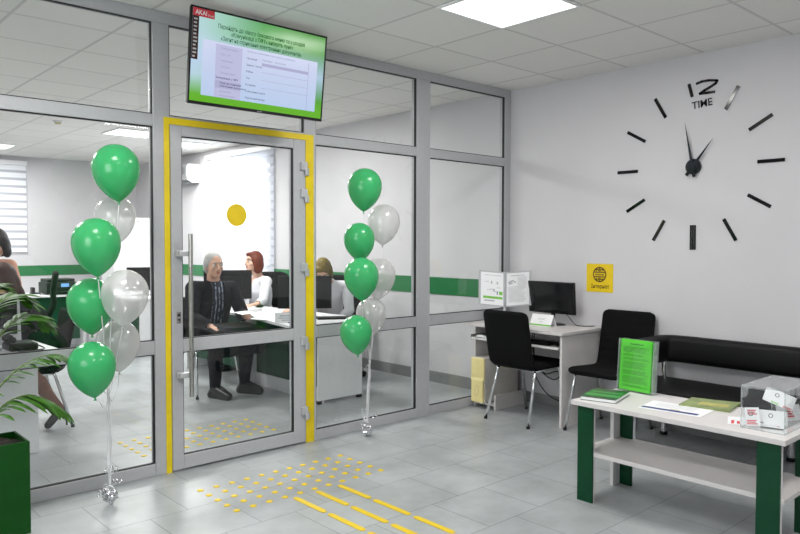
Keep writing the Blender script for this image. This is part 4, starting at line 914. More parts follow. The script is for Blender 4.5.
frond([B0, (-4.33, -0.30, 0.8), (-4.34, -0.30, 1.02), (-4.30, -0.29, 1.16), (-4.24, -0.28, 1.2)], 13, 0.16, 0.038, 0.55, 0.45, 0.6, 0.1)
frond([B0, (-4.40, -0.33, 0.7), (-4.50, -0.36, 0.86), (-4.62, -0.38, 0.90), (-4.74, -0.40, 0.84)], 14, 0.17, 0.038, 0.7, 0.35)
frond([B0, (-4.34, -0.42, 0.66), (-4.40, -0.56, 0.80), (-4.47, -0.70, 0.82), (-4.54, -0.82, 0.74)], 14, 0.17, 0.038, 0.7, 0.35)
frond([B0, (-4.38, -0.26, 0.85), (-4.48, -0.22, 1.05), (-4.60, -0.20, 1.12), (-4.70, -0.19, 1.06)], 14, 0.17, 0.038, 0.7, 0.4)

# ================================================================== BALLOONS
def balloon_mb(H=0.305, Wd=0.242):
    R = Wd / 2; zc = 0.030 * H / 0.305; top = H / 2 - zc; bot = H / 2 + zc; prof = []
    for i in range(29):
        u = 1 - i / 28.0; u = math.sin(u * PI / 2) if u > 0 else 0; prof.append((max(0.004, R * max(0, 1 - u ** 2.15) ** 0.82), zc - u * bot))
    for i in range(1, 21):
        a = PI / 2 * i / 20; prof.append((max(1e-4, R * math.cos(a)), zc + top * math.sin(a)))
    return prof
def balloon(kind, x, y, z, H, label, group, tilt=(0, 0)):
    t = thing('balloon', label, 'balloon', (x, y, z - H / 2 - 0.012), group)
    M = Matrix.Rotation(tilt[0], 3, 'X') @ Matrix.Rotation(tilt[1], 3, 'Y'); c = Vector((x, y, z))
    m_ = 'balloon_green' if kind == 'g' else 'balloon_pearl'
    MB().lathe(balloon_mb(H, H * 0.79), c, 48, 0, M).build('envelope', m_, t, smooth=True)
    kn = [(0.0035, -H / 2 + 0.004), (0.0045, -H / 2 - 0.001), (0.0035, -H / 2 - 0.004), (0.009, -H / 2 - 0.012), (0.0075, -H / 2 - 0.012)]
    MB().lathe(kn, c, 14, 0, M).build('knot', m_, t, smooth=True)
    return c + M @ Vector((0, 0, -H / 2 - 0.004))
LB = [('g', -3.663, -0.30, 1.777, 0.308, 'topmost green balloon of the left column'),
      ('s', -3.616, -0.155, 1.532, 0.270, 'highest pearl grey balloon of the left column'),
      ('g', -3.797, -0.375, 1.382, 0.304, 'second green balloon from the top of the left column'),
      ('s', -3.678, -0.435, 1.118, 0.298, 'middle pearl grey balloon at the right side of the left column'),
      ('g', -3.785, -0.250, 1.068, 0.304, 'third green balloon from the top of the left column'),
      ('s', -3.601, -0.135, 0.828, 0.295, 'lowest pearl grey balloon of the left column'),
      ('g', -3.820, -0.36, 0.750, 0.294, 'lowest green balloon of the left column above the palm')]
RB = [('g', -1.849, -0.17, 1.787, 0.312, 'topmost green balloon of the right column'),
      ('s', -1.638, -0.135, 1.542, 0.305, 'highest clear pearl balloon of the right column'),
      ('g', -1.900, -0.175, 1.412, 0.280, 'second green balloon from the top of the right column'),
      ('g', -2.007, -0.33, 1.157, 0.303, 'third green balloon from the top of the right column'),
      ('s', -1.712, -0.165, 1.145, 0.312, 'middle clear pearl balloon of the right column'),
      ('s', -1.750, -0.128, 0.868, 0.280, 'lowest clear pearl balloon of the right column'),
      ('g', -2.025, -0.295, 0.770, 0.280, 'lowest green balloon of the right column')]
rb = random.Random(4)
def bunch(L, gx, gy, joint, group, label):
    knots = []
    for k, x, y, z, H, lb in L: knots.append(balloon(k, x, y, z, H, lb, group, (rb.uniform(-.08, .08), rb.uniform(-.08, .08))))
    t = thing('balloon_ribbons', label, 'ribbon', (gx, gy, 0))
    J = Vector(joint); G = Vector((gx, gy, 0.10))
    for i, k in enumerate(knots):
        o1 = Vector((rb.uniform(-.008, .008), rb.uniform(-.006, .006), 0)); pts = [k + Vector((0, 0, 0.002))]
        d = (J - k); mid = k + d * 0.35 + Vector((0, 0.01, -0.12 * min(1, d.length))) + o1 * 2
        mid2 = k + d * 0.72 + Vector((0, 0.008, -0.05)) + o1
        pts += [mid, mid2, J + o1, J.lerp(G, 0.5) + o1 * 1.6, G + o1 * 0.4]
        P_ = smooth_path(pts, 36); m_ = MB(); vs = []; fs = []
        for j, p in enumerate(P_):
            a = 0.3 * j + i; off = Vector((math.cos(a), math.sin(a) * 0.6, 0.1 * math.sin(a))) * 0.0026; vs += [p - off, p + off]
        for j in range(len(P_) - 1): fs.append((2 * j, 2 * j + 1, 2 * j + 3, 2 * j + 2))
        r_ = m_.add(vs, fs).build('ribbon', 'ribbon', t, smooth=True)
        so = r_.modifiers.new('s', 'SOLIDIFY'); so.thickness = 0.0006
    mb = MB()   # crumpled foil weight on the floor and curled ends
    bm = bmesh.new(); bmesh.ops.create_icosphere(bm, subdivisions=4, radius=0.04)
    for v in bm.verts: n_ = v.co.normalized(); v.co = n_ * (0.036 + 0.016 * mnoise.noise(n_ * 2.3 + Vector((gx, 0, 0))) + 0.006 * mnoise.noise(n_ * 7)); v.co.z *= 1.05
    zlo = min(v.co.z for v in bm.verts); bm.verts.index_update()
    mb.add([v.co + Vector((gx, gy, -zlo)) for v in bm.verts], [[v.index for v in f.verts] for f in bm.faces]); bm.free()
    mb.build('foil_weight', 'foil', t)
    for q in range(7):
        m_ = MB(); a0 = rb.uniform(0, 2 * PI); c = G + Vector((rb.uniform(-.035, .035), rb.uniform(-.03, .03), rb.uniform(-.03, .09))); vs = []; fs = []
        ax = Vector((rb.uniform(-1, 1), rb.uniform(-1, 1), rb.uniform(-.4, .4))).normalized(); u = ax.orthogonal().normalized(); w_ = ax.cross(u); r0 = rb.uniform(0.010, 0.02)
        for j in range(30):
            a = a0 + j * 0.42; p = c + (u * math.cos(a) + w_ * math.sin(a)) * (r0 * (1 + 0.3 * math.sin(j * .5))) + ax * (j * 0.0016); p.z = max(0.004, p.z); vs += [p - ax * 0.0035, p + ax * 0.0035]
        for v in vs: v.z = max(0.002, v.z)
        for j in range(29): fs.append((2 * j, 2 * j + 1, 2 * j + 3, 2 * j + 2))
        so = m_.add(vs, fs).build('curl', 'ribbon' if q % 2 else 'foil', t, smooth=True).modifiers.new('s', 'SOLIDIFY'); so.thickness = 0.0006
bunch(LB, -3.714, -0.294, (-3.70, -0.25, 0.56), 'balloons of the left column', 'white ribbons and foil weight of the left balloon column')
bunch(RB, -1.812, -0.155, (-1.80, -0.165, 0.52), 'balloons of the right column', 'white ribbons and foil weight of the right balloon column')

# ================================================================== OFFICE BEHIND THE GLASS
DZ = 0.72
def office_desk(label, top, panels, loc):
    t = thing('office_desk', label, 'desk', loc, 'office desks behind the glass')
    MB().prism([(x, y, DZ - 0.025) for x, y in top], (0, 0, 1), 0.025).build('desktop', 'office_white', t, bevel=0.002)
    for nm_, a, b, m_ in panels: MB().box(a, b).build(nm_, m_, t, bevel=0.001)
    return t
TZB = DZ - 0.025
office_desk('white desk with dark green front nearest the door on its right', [(-1.83, 0.80), (-0.95, 0.80), (-0.95, 2.10), (-1.54, 2.10), (-1.58, 1.88), (-1.66, 1.70)],
    [('side_panel', (-1.49, 0.90, 0.03), (-1.0, 0.92, TZB), 'office_white'), ('front_panel', (-1.41, 0.92, 0.12), (-1.39, 2.06, TZB), 'green_panel'), ('plinth_panel', (-1.425, 0.92, 0), (-1.41, 2.06, 0.125), 'office_white'), ('side_panel', (-1.58, 2.06, 0), (-1.0, 2.08, TZB), 'office_white'), ('foot', (-1.04, 0.90, 0), (-1.0, 0.94, 0.03), 'black_plastic'), ('foot', (-1.49, 0.90, 0), (-1.45, 0.94, 0.03), 'black_plastic')], (-1.3, 1.4, 0))
office_desk('white desk in front of the red-haired woman in the office', [(-1.62, 2.13), (-1.0, 2.13), (-1.0, 3.45), (-1.62, 3.45)],
    [('side_panel', (-1.5, 2.17, 0), (-1.02, 2.19, TZB), 'office_white'), ('front_panel', (-1.42, 2.19, 0.12), (-1.40, 3.40, TZB), 'green_panel'), ('side_panel', (-1.5, 3.40, 0), (-1.02, 3.42, TZB), 'office_white')], (-1.3, 2.8, 0))
office_desk('white desk with plain white front behind the palm at the left', [(-4.75, 0.57), (-3.64, 0.53), (-3.66, 1.30), (-4.75, 1.30)],
    [('front_panel', (-4.70, 1.0, 0), (-3.71, 1.02, TZB), 'office_white'), ('side_panel', (-4.72, 0.7, 0), (-4.70, 1.28, TZB), 'office_white'), ('side_panel', (-3.73, 1.02, 0), (-3.71, 1.28, TZB), 'office_white')], (-4.2, 1.0, 0))
office_desk('far white desk with dark green front under the printer', [(-3.3, 5.75), (-1.74, 5.75), (-1.74, 6.45), (-3.3, 6.45)],
    [('front_panel', (-3.2, 5.85, 0.12), (-1.86, 5.87, TZB), 'green_panel'), ('side_panel', (-1.84, 5.78, 0), (-1.80, 6.42, TZB), 'office_white'), ('side_panel', (-3.26, 5.78, 0), (-3.22, 6.42, TZB), 'office_white')], (-2.5, 6.1, 0))
office_desk('white desk with green front under the dark monitor beside the left balloons', [(-1.72, 4.45), (-1.05, 4.45), (-1.05, 5.75), (-1.72, 5.75)],
    [('front_panel', (-1.62, 4.50, 0.05), (-1.60, 5.6, TZB), 'green_panel'), ('side_panel', (-1.60, 4.48, 0), (-1.08, 4.50, TZB), 'office_white'), ('side_panel', (-1.60, 5.6, 0), (-1.08, 5.62, TZB), 'office_white')], (-1.4, 5.0, 0))
def low_cabinet(x0, y0, x1, y1, h, label, rows, name='low_cabinet', cat='cabinet'):
    t = thing(name, label, cat, ((x0 + x1) / 2, (y0 + y1) / 2, 0)); MB().box((x0, y0 + 0.02, 0), (x1, y1, h)).build('carcass', 'office_white', t, bevel=0.002)
    for r in range(rows):
        z0, z1 = 0.06 + (h - 0.07) * r / rows, 0.06 + (h - 0.07) * (r + 1) / rows - 0.006
        d_ = MB().box((x0 + .003, y0, z0), (x1 - .003, y0 + 0.0185, z1)).build('drawer' if rows > 2 else 'door', 'office_white', t, bevel=0.002)
        MB().box(((x0 + x1) / 2 - 0.05, y0 - 0.015, z1 - 0.05), ((x0 + x1) / 2 + 0.05, y0 - 0.003, z1 - 0.04)).build('handle', 'steel', d_)
low_cabinet(-1.70, 6.0, -1.15, 6.45, 0.72, 'low white drawer cabinet beside the far printer desk', 3)
low_cabinet(-0.98, 7.0, -0.24, 7.5, 1.80, 'tall white wardrobe at the far end of the office', 1, 'wardrobe', 'wardrobe')
def office_monitor(label, c, head, wd=0.49, ht=0.30):
    """c = middle of the panel, head = compass angle its back looks away from (degrees from +y towards +x)"""
    t = thing('office_monitor', label, 'monitor', (c[0], c[1], DZ), 'office monitors behind the glass')
    M = Matrix.Translation(c) @ Matrix.Rotation(-math.radians(head), 4, 'Z')
    MB().box((-wd / 2, -0.012, -ht / 2), (wd / 2, 0.010, ht / 2), 0, M).box((-wd * 0.3, -0.032, -ht * 0.3), (wd * 0.3, -0.012, ht * 0.3), 0, M).build('casing', 'black_plastic', t, bevel=0.004)
    MB().box((-wd / 2 + .01, 0.0102, -ht / 2 + 0.015), (wd / 2 - .01, 0.0114, ht / 2 - .01), 0, M).build('screen', 'black_gloss', t)
    dz = c[2] - DZ; MB().box((-0.03, -0.05, -dz + 0.014), (0.03, -0.0325, 0.0), 0, M).build('stand_neck', 'black_plastic', t)
    MB().box((-0.12, -0.11, -dz + 0.0006), (0.12, 0.06, -dz + 0.014), 0, M).build('stand_base', 'frame_grey', t, bevel=0.004)
office_monitor('dark monitor on the near right desk in front of the woman with bowed head', (-1.352, 1.30, 0.955), 34)
office_monitor('dark monitor between the man in the jacket and the red-haired woman', (-1.36, 2.72, 0.96), 22, 0.5, 0.31)
office_monitor('dark monitor on the far desk beside the left balloons', (-1.30, 5.02, 0.935), 20, 0.46, 0.30)
office_monitor('dark monitor on the left desk behind the palm', (-4.05, 0.98, 0.95), 20, 0.42, 0.26)
def office_chair(label):
    t = thing('office_chair', label, 'office chair', (0, 0, 0), 'black swivel chairs in the office')
    pad(MB(), -0.24, -0.24, 0.42, 0.24, 0.24, 0.51, 0.04).build('seat', 'chair_fabric', t, smooth=True)
    bp = smooth_path([(-0.20, 0, 0.52), (-0.255, 0, 0.66), (-0.25, 0, 0.82), (-0.29, 0, 1.06)], 40)
    cushion(bp[::-1], 0.235, 0.06, seams=(0.2,), ends=(True, True), corner=0.09).build('backrest', 'chair_fabric', t, smooth=True)
    MB().cyl((0, 0, 0.11), (0, 0, 0.42), 0.028, 16).cyl((0, 0, 0.39), (0, 0, 0.42), 0.09, 20).build('gas_column', 'black_plastic', t, auto=0.6)
    for s in (1, -1): MB().tube(smooth_path([(-0.12, 0.25 * s, 0.44), (-0.02, 0.285 * s, 0.55), (-0.02, 0.29 * s, 0.67), (0.12, 0.285 * s, 0.69), (0.18, 0.28 * s, 0.66)], 20), 0.018, 10).build('armrest', 'black_plastic', t, smooth=True)
    for k in range(5):
        a = 2 * PI * k / 5 + 0.3; e_ = Vector((math.cos(a) * 0.29, math.sin(a) * 0.29, 0.085))
        lg = MB().tube([(0, 0, 0.125), e_ * 0.5 + Vector((0, 0, 0.06)), e_], [0.026, 0.021, 0.015], 10).build('leg', 'black_plastic', t, smooth=True)
        n_ = Vector((-math.sin(a), math.cos(a), 0)); c = Vector((e_.x, e_.y, 0.029))
        for s in (1, -1): MB().cyl(c + n_ * 0.008 * s, c + n_ * 0.024 * s, 0.029, 16).build('caster', 'black_plastic', lg, auto=0.6)
    return t
oc = place(office_chair('black swivel chair of the woman with bowed head at the near right desk'), -0.53, 1.90, 218)
dup(oc, -0.65, 3.06, 236, 'black swivel chair of the red-haired woman by the office window')
dup(oc, -2.62, 5.28, 166, 'black swivel chair standing empty in front of the far printer desk')
# printer
pr = thing('printer', 'black office printer with a small lit display on the far desk', 'printer', (-2.05, 6.0, DZ))
MB().box((-2.27, 5.84, DZ + .012), (-1.86, 6.22, DZ + 0.16)).build('body', 'black_plastic', pr, bevel=0.012)
MB().box((-2.25, 5.90, DZ + 0.161), (-1.90, 6.20, DZ + 0.205)).build('scanner_lid', 'black_plastic', pr, bevel=0.01)
cp = MB().box((-2.17, 5.825, DZ + 0.09), (-1.94, 5.838, DZ + 0.155)).build('control_panel', 'black_gloss', pr, bevel=0.003)
MB().box((-2.10, 5.8238, DZ + 0.10), (-2.00, 5.8248, DZ + 0.145)).build('display', 'lcd_blue', cp)
MB().box((-2.20, 5.74, DZ + 0.03), (-1.93, 5.838, DZ + 0.042)).build('paper_tray', 'black_plastic', pr, bevel=0.003)
for sx in (-2.22, -1.91): MB().cyl((sx, 6.0, DZ + 0.0003), (sx, 6.0, DZ + 0.012), 0.02, 12).build('foot', 'black_matte', pr)
# air conditioner
ac = thing('air_conditioner', 'white split air conditioner high on the office wall beside the bright window', 'air conditioner', (-0.1, 6.4, 2.32))
pts = [(-0.002, 2.325), (-0.12, 2.32), (-0.19, 2.36), (-0.205, 2.44), (-0.20, 2.58), (-0.18, 2.605), (-0.002, 2.605)]
MB().prism([(x, 6.10, z) for x, z in pts], (0, 1, 0), 0.78).build('housing', 'ac_body', ac, bevel=0.004)
for y in (6.05, 6.8805): MB().prism([(x, y, z) for x, z in pts], (0, 1, 0), 0.0495).build('end_cap', 'ac_white', ac, bevel=0.006)
MB().box((-0.2085, 6.14, 2.46), (-0.2035, 6.84, 2.56)).build('grille', 'ac_grille', ac)
MB().box((-0.165, 6.14, 2.323), (-0.115, 6.84, 2.333), 0, Matrix.Translation((-0.012, 0, 0.0))).build('air_flap', 'ac_grille', ac)
# things on the office desks
def sheet(name, label, cat, cx, cy, rz, wd, ht, z, th, m_='paper', group=None):
    M = Matrix.Translation((cx, cy, z)) @ Matrix.Rotation(rz, 4, 'Z'); t = MB().box((-wd / 2, -ht / 2, 0.0004), (wd / 2, ht / 2, th), 0, M).build(name, m_); return tag(t, label, cat, group)
sheet('paper_stack', 'stack of white papers on the desk of the red-haired woman', 'papers', -1.40, 2.30, 0.2, 0.21, 0.30, DZ, 0.02)
sheet('paper_sheet', 'single white sheet on the near right desk beside the tent card', 'paper', -1.66, 1.45, 0.5, 0.21, 0.30, DZ, 0.002)
sheet('paper_sheet', 'bright white sheet on the far desk left of the printer', 'paper', -2.55, 6.05, 0.1, 0.4, 0.32, DZ, 0.012)
ph = thing('desk_phone', 'small dark desk phone beside the printer', 'phone', (-2.36, 6.0, DZ))
MB().box((-2.42, 5.93, DZ + .0004), (-2.32, 6.08, DZ + 0.03)).build('base', 'black_plastic', ph, bevel=0.008)
MB().box((-2.415, 5.95, DZ + 0.031), (-2.38, 6.06, DZ + 0.10), 0).build('handset', 'black_plastic', ph, bevel=0.01)
tc_ = thing('name_card', 'folded white name card standing on the near right office desk', 'sign', (-1.72, 1.15, DZ))
MB().prism([(-1.80, 1.10, DZ + .0005), (-1.62, 1.01, DZ + .0005), (-1.60, 1.04, DZ + 0.085), (-1.78, 1.13, DZ + 0.085)], (0.447, 0.894, 0), 0.002).prism([(-1.78, 1.13, DZ + 0.085), (-1.60, 1.04, DZ + 0.085), (-1.58, 1.07, DZ + .0005), (-1.76, 1.16, DZ + .0005)], (0.447, 0.894, 0), 0.002).build('card', 'paper', tc_)
pl_ = MB(); b0 = Vector((-1.80, 1.10, DZ)) - Vector((0.447, 0.894, 0)) * 0.0006; uxv = Vector((0.18, -0.09, 0)); uyv = Vector((0.02, 0.03, 0.085))
for a, b, c, d in ((0.2, 0.8, 0.62, 0.72), (0.15, 0.85, 0.42, 0.5), (0.3, 0.7, 0.22, 0.3)): pl_.quad(b0 + uxv * a + uyv * c, b0 + uxv * b + uyv * c, b0 + uxv * b + uyv * d, b0 + uxv * a + uyv * d)
pl_.build('print', 'paper_print', tc_)
tag(MB().tube([(-1.72, 1.02, DZ + 0.0045), (-1.60, 0.97, DZ + 0.0045)], 0.004, 8).build('pen', 'paper_blue'), 'blue pen lying in front of the name card on the office desk', 'pen')
t = thing('office_keyboard', 'dark keyboard on the near right office desk beside the monitor', 'keyboard', (-1.2, 1.05, DZ))
MB().box((-0.21, -0.07, .0006), (0.21, 0.07, 0.018), 0, Matrix.Translation((-1.16, 1.02, DZ)) @ Matrix.Rotation(-0.5, 4, 'Z')).build('base', 'black_plastic', t, bevel=0.004)
t = thing('desk_mouse', 'small black mouse under the hand of the red-haired woman', 'mouse', (-1.11, 2.42, DZ))
MB().ball((-1.12, 2.47, DZ + 0.0165), 0.028, 10, 0, (1.6, 1.0, 0.58)).build('body', 'black_plastic', t, smooth=True)
# things on the left desk behind the palm
t = thing('phone_set', 'black telephone on the left desk behind the palm fronds', 'phone', (-3.80, 0.85, DZ))
MB().box((-3.93, 0.78, DZ + .0005), (-3.76, 0.98, DZ + 0.05)).build('base', 'black_plastic', t, bevel=0.015)
MB().tube(smooth_path([(-3.91, 0.80, DZ + 0.072), (-3.91, 0.84, DZ + 0.085), (-3.91, 0.92, DZ + 0.085), (-3.91, 0.96, DZ + 0.072)], 16), [0.024] + [0.017] * 14 + [0.024], 12).build('handset', 'black_matte', t, smooth=True)
MB().tube(smooth_path([(-3.80, 0.79, DZ + 0.05), (-3.74, 0.74, DZ + 0.015), (-3.80, 0.70, DZ + 0.012), (-3.90, 0.72, DZ + 0.012)], 20), 0.004, 8).build('cord', 'cable', t, smooth=True)
t = thing('paper_stand', 'pale grey printed notice standing on the left desk at the picture edge', 'sign', (-4.0, 1.1, DZ))
MB().prism([(-4.20, 1.14, DZ + .0005), (-3.76, 1.02 + 0.16, DZ + .0005), (-3.76, 1.22, DZ + 0.30), (-4.20, 1.18, DZ + 0.30)], (0, 1, 0), 0.003).build('board', 'frame_grey', t)
mb = MB(); text_mb(mb, 'ID', (-3.85, 1.186, DZ + 0.235), (1, 0.09, 0), (0, 0.12, 1), 0.055, 0, 0.0035); mb.build('lettering', 'ink', t)

# ================================================================== PEOPLE
def remesh(o, vox, smooth_it=6):
    r = o.modifiers.new('r', 'REMESH'); r.mode = 'VOXEL'; r.voxel_size = vox; r.use_smooth_shade = True
    s = o.modifiers.new('s', 'SMOOTH'); s.factor = 0.5; s.iterations = smooth_it
    dg = bpy.context.evaluated_depsgraph_get(); dg.update(); me = bpy.data.meshes.new_from_object(o.evaluated_get(dg)); old = o.data
    o.modifiers.clear(); o.data = me; me.name = o.name; bpy.data.meshes.remove(old); me.shade_smooth(); return o
def capsule(mb, p0, r0, p1, r1):
    p0, p1 = Vector(p0), Vector(p1); mb.tube([p0, p0.lerp(p1, 0.5), p1], [r0, (r0 + r1) / 2 * 1.03, r1], 14); mb.ball(p0, r0, 8); mb.ball(p1, r1, 8)
def hand(mb, W, d, n, s, curl=0.35):
    """W wrist, d finger direction, n palm normal, s thumb side"""
    W = Vector(W); d = Vector(d).normalized(); n = Vector(n); n = (n - d * n.dot(d)).normalized(); s = Vector(s); s = (s - d * s.dot(d) - n * s.dot(n)).normalized()
    for k, (o_, ln) in enumerate(((0.030, 0.070), (0.010, 0.080), (-0.010, 0.074), (-0.029, 0.058))):
        kn = W + d * (0.088 - 0.004 * abs(k - 1)) + s * o_; capsule(mb, W + s * o_ * 0.55, 0.016, kn, 0.0115)
        p = kn; a = 0.0
        for j, f in enumerate((0.45, 0.32, 0.23)):
            a += curl * (0.8 + 0.15 * k); q = p + (d * math.cos(a) + n * math.sin(a) + s * o_ * 1.2) * (ln * f); capsule(mb, p, 0.0092 - 0.0008 * j, q, 0.0088 - 0.0008 * j); p = q
    p = W + d * 0.02 + s * 0.022; q = p + (d * 0.7 + s * 0.6 + n * 0.25).normalized() * 0.045; r = q + (d * 0.9 + s * 0.12 + n * 0.35).normalized() * 0.032
    capsule(mb, p, 0.015, q, 0.011); capsule(mb, q, 0.011, r, 0.009)
def person(label, J, face, female, skin, look_up=0.0, hairstyle='bob', hair_m='hair_brown', outfit=(), shoes=True, hands=(None, None)):
    """J: joints in world space; face: horizontal facing of the head; outfit: list of (name, material, regions, offset)"""
    J = {k: Vector(v) for k, v in J.items()}
    mb = MB(); bones = []
    def limb(nm_, a, ra, b, rb_): capsule(mb, a, ra, b, rb_); bones.append((nm_, Vector(a), Vector(b), ra, rb_))
    k = 0.9 if female else 1.0
    rt = (J['shoulder_r'] - J['shoulder_l']).normalized(); pel, ch, nk, hd = J['pelvis'], J['chest'], J['neck'], J['head']
    # torso loft
    spine = [pel - Vector((0, 0, 0.07)), pel + Vector((0, 0, 0.02)), pel.lerp(ch, 0.45), pel.lerp(ch, 0.8), ch + (nk - ch) * 0.15, ch.lerp(nk, 0.62), nk]
    hw = [0.135, 0.178, 0.125, 0.142, 0.152, 0.125, 0.058] if female else [0.135, 0.168, 0.158, 0.175, 0.185, 0.15, 0.066]
    hd_ = [0.10, 0.125, 0.095, 0.112, 0.115, 0.085, 0.056] if female else [0.10, 0.122, 0.118, 0.125, 0.122, 0.095, 0.062]
    hip_r = (J['hip_r'] - J['hip_l']).normalized(); vs = []; n = 24
    for i, c in enumerate(spine):
        tt_ = (spine[min(i + 1, 6)] - spine[max(i - 1, 0)]).normalized(); r = hip_r.lerp(rt, i / 6); r = (r - tt_ * r.dot(tt_)).normalized(); f = tt_.cross(r)
        for j in range(n): a = 2 * PI * j / n; vs.append(c + r * math.cos(a) * hw[i] + f * math.sin(a) * hd_[i])
    fs = [(i * n + j, i * n + (j + 1) % n, (i + 1) * n + (j + 1) % n, (i + 1) * n + j) for i in range(6) for j in range(n)] + [list(range(n))[::-1], list(range(6 * n, 7 * n))]
    mb.add(vs, fs); bones += [('torso', pel, ch, 0.14, 0.14), ('torso', ch, nk - (nk - ch) * 0.12, 0.13, 0.07)]
    for s in 'rl':
        sh, el, wr, hp, kn, an, to = (J[q + '_' + s] for q in ('shoulder', 'elbow', 'wrist', 'hip', 'knee', 'ankle', 'toe'))
        capsule(mb, ch.lerp(nk, 0.55), 0.06 * k, sh, 0.056 * k); bones.append(('torso', ch.lerp(nk, 0.5), sh, 0.06, 0.056))
        limb('upper_arm', sh, 0.054 * k, el, 0.042 * k); limb('forearm', el, 0.043 * k, wr, 0.027 * k)
        limb('thigh', hp, 0.088, kn, 0.058 * k); limb('shin', kn, 0.058 * k, an.lerp(kn, 0.05), 0.038 * k)
        cm = an.lerp(kn, 0.68); back = (an - to); back.z = 0; capsule(mb, cm + back.normalized() * 0.012, 0.056 * k, an.lerp(kn, 0.3), 0.04 * k)
        fk = 0.72 if 'heels' in J else k; limb('foot', an, 0.038 * fk, to, 0.030 * fk); heel = an + back.normalized() * 0.045; heel.z = max(0.03, to.z) if not J.get('heels') else an.z - 0.05; limb('foot', an, 0.036 * fk, heel, 0.028 * fk)
        if 'heels' not in J: limb('foot', heel, 0.030 * fk, to, 0.030 * fk)
        hd_spec = hands[0 if s == 'r' else 1]
        if hd_spec: hand(mb, wr, *hd_spec)
        else:
            d = (wr - el).normalized(); hand(mb, wr, d, (0, 0, -1), -rt if s == 'r' else rt)
        bones.append(('hand', wr, wr + (Vector(hd_spec[0]).normalized() if hd_spec else (wr - el).normalized()) * 0.17, 0.03, 0.02))
    if 'heels' in J:
        heel_mb = MB()
        for s in 'rl':
            an, to = J['ankle_' + s], J['toe_' + s]; bk_ = (an - to); bk_.z = 0; bk_ = an + bk_.normalized() * 0.05; heel_mb.tube([(bk_.x, bk_.y, 0.0), (bk_.x, bk_.y, 0.03), bk_ - Vector((0, 0, 0.055))], [0.007, 0.008, 0.02], 10)
    # head in its own frame
    Fh = Vector((face[0], face[1], 0)).normalized(); Rh = Fh.cross(Vector((0, 0, 1))).normalized(); q = Quaternion(Rh, look_up); Fh = q @ Fh; Uh = Rh.cross(Fh).normalized()
    HM = Matrix(((Rh.x, Fh.x, Uh.x), (Rh.y, Fh.y, Uh.y), (Rh.z, Fh.z, Uh.z)))
    def hp_(x, y, z): return hd + HM @ Vector((x, y, z))
    def ell(m_, c, r, mi=0): m_.ball(hp_(*c), 1.0, 12, mi, r, HM)
    ell(mb, (0, -0.008, 0.018), (0.074, 0.094, 0.103)); ell(mb, (0, 0.026, -0.045), (0.056, 0.062, 0.070)); ell(mb, (0, 0.058, -0.092), (0.030, 0.026, 0.024))
    ell(mb, (0, 0.070, 0.030), (0.052, 0.020, 0.016)); 
    for s in (1, -1): ell(mb, (0.074 * s, -0.006, -0.008), (0.010, 0.019, 0.031)); ell(mb, (0.040 * s, 0.060, -0.025), (0.022, 0.020, 0.022)); capsule(mb, hp_(0.010 * s, 0.095, -0.036), 0.009, hp_(0.006 * s, 0.088, -0.034), 0.009)
    capsule(mb, hp_(0, 0.086, 0.012), 0.009, hp_(0, 0.107, -0.030), 0.0125); ell(mb, (0, 0.083, -0.062), (0.025, 0.009, 0.010))
    capsule(mb, nk - (nk - ch) * 0.1, 0.060 * k, hp_(0, -0.022, -0.055), 0.052 * k); bones.append(('head', nk + (hd - nk) * 0.15, hd, 0.055, 0.10))
    o = mb.build('person', skin); remesh(o, 0.0055, 5); WLOC[o.name] = o.location.copy(); tag(o, label, 'person')
    off = o.location
    # clothing grown from the body surface
    me = o.data; vn = [(v.co + off, v.normal.copy()) for v in me.vertices]
    def cls(p):
        best, bn, bt = 1e9, None, 0
        for nm_, a, b, ra, rb_ in bones:
            ab = b - a; t = max(0, min(1, (p - a).dot(ab) / ab.length_squared)); d_ = (p - a - ab * t).length - (ra + (rb_ - ra) * t)
            if d_ < best: best, bn, bt = d_, nm_, t
        return bn, bt
    cl = [(cls(sum((vn[i][0] for i in p.vertices), Vector()) / len(p.vertices))) for p in me.polygons]
    torso_f = rt.cross(Vector((0, 0, 1))); torso_f = -torso_f if torso_f.dot(Vector((face[0], face[1], 0))) < -0.3 else torso_f
    NECK[0] = nk
    for nm_, m_, test, dist in outfit:
        used = {}; vs = []; fs = []
        for p, (bn, bt) in zip(me.polygons, cl):
            c = sum((vn[i][0] for i in p.vertices), Vector()) / len(p.vertices)
            if not test(bn, bt, c, (c - ch).dot(rt), (c - ch).dot(torso_f), p.normal): continue
            f = []
            for i in p.vertices:
                if i not in used: used[i] = len(vs); vs.append(vn[i][0] + vn[i][1] * (dist + 0.004 * mnoise.noise(vn[i][0] * 9)))
                f.append(used[i])
            fs.append(f)
        if not fs: continue
        g_ = MB().add(vs, fs).build(nm_, m_, o, smooth=True); s_ = g_.modifiers.new('smooth', 'SMOOTH'); s_.iterations = 3; s_ = g_.modifiers.new('s', 'SOLIDIFY'); s_.thickness = min(0.008, dist * 0.8); s_.offset = -1
    if 'heels' in J: heel_mb.build('shoe_heel', 'shoe', o, smooth=True)
    # eyes and lips
    for s in (1, -1):
        e_ = MB(); e_.ball(hp_(0.031 * s, 0.0705, 0.004), 0.0145, 10); ew = e_.build('eye', 'eye_white', o, smooth=True)
        MB().ball(hp_(0.031 * s, 0.0805, 0.004), 0.0068, 8).build('iris', 'iris', ew, smooth=True)
        b_ = MB(); b_.tube([hp_(0.014 * s, 0.092, 0.030), hp_(0.032 * s, 0.089, 0.036), hp_(0.052 * s, 0.074, 0.029)], 0.0042, 8); b_.build('eyebrow', hair_m, o, smooth=True)
    l_ = MB(); ell(l_, (0, 0.0865, -0.0575), (0.021, 0.0075, 0.0048)); ell(l_, (0, 0.0855, -0.0665), (0.018, 0.0075, 0.0052)); l_.build('lips', 'lips', o, smooth=True)
    # hair
    h = MB()
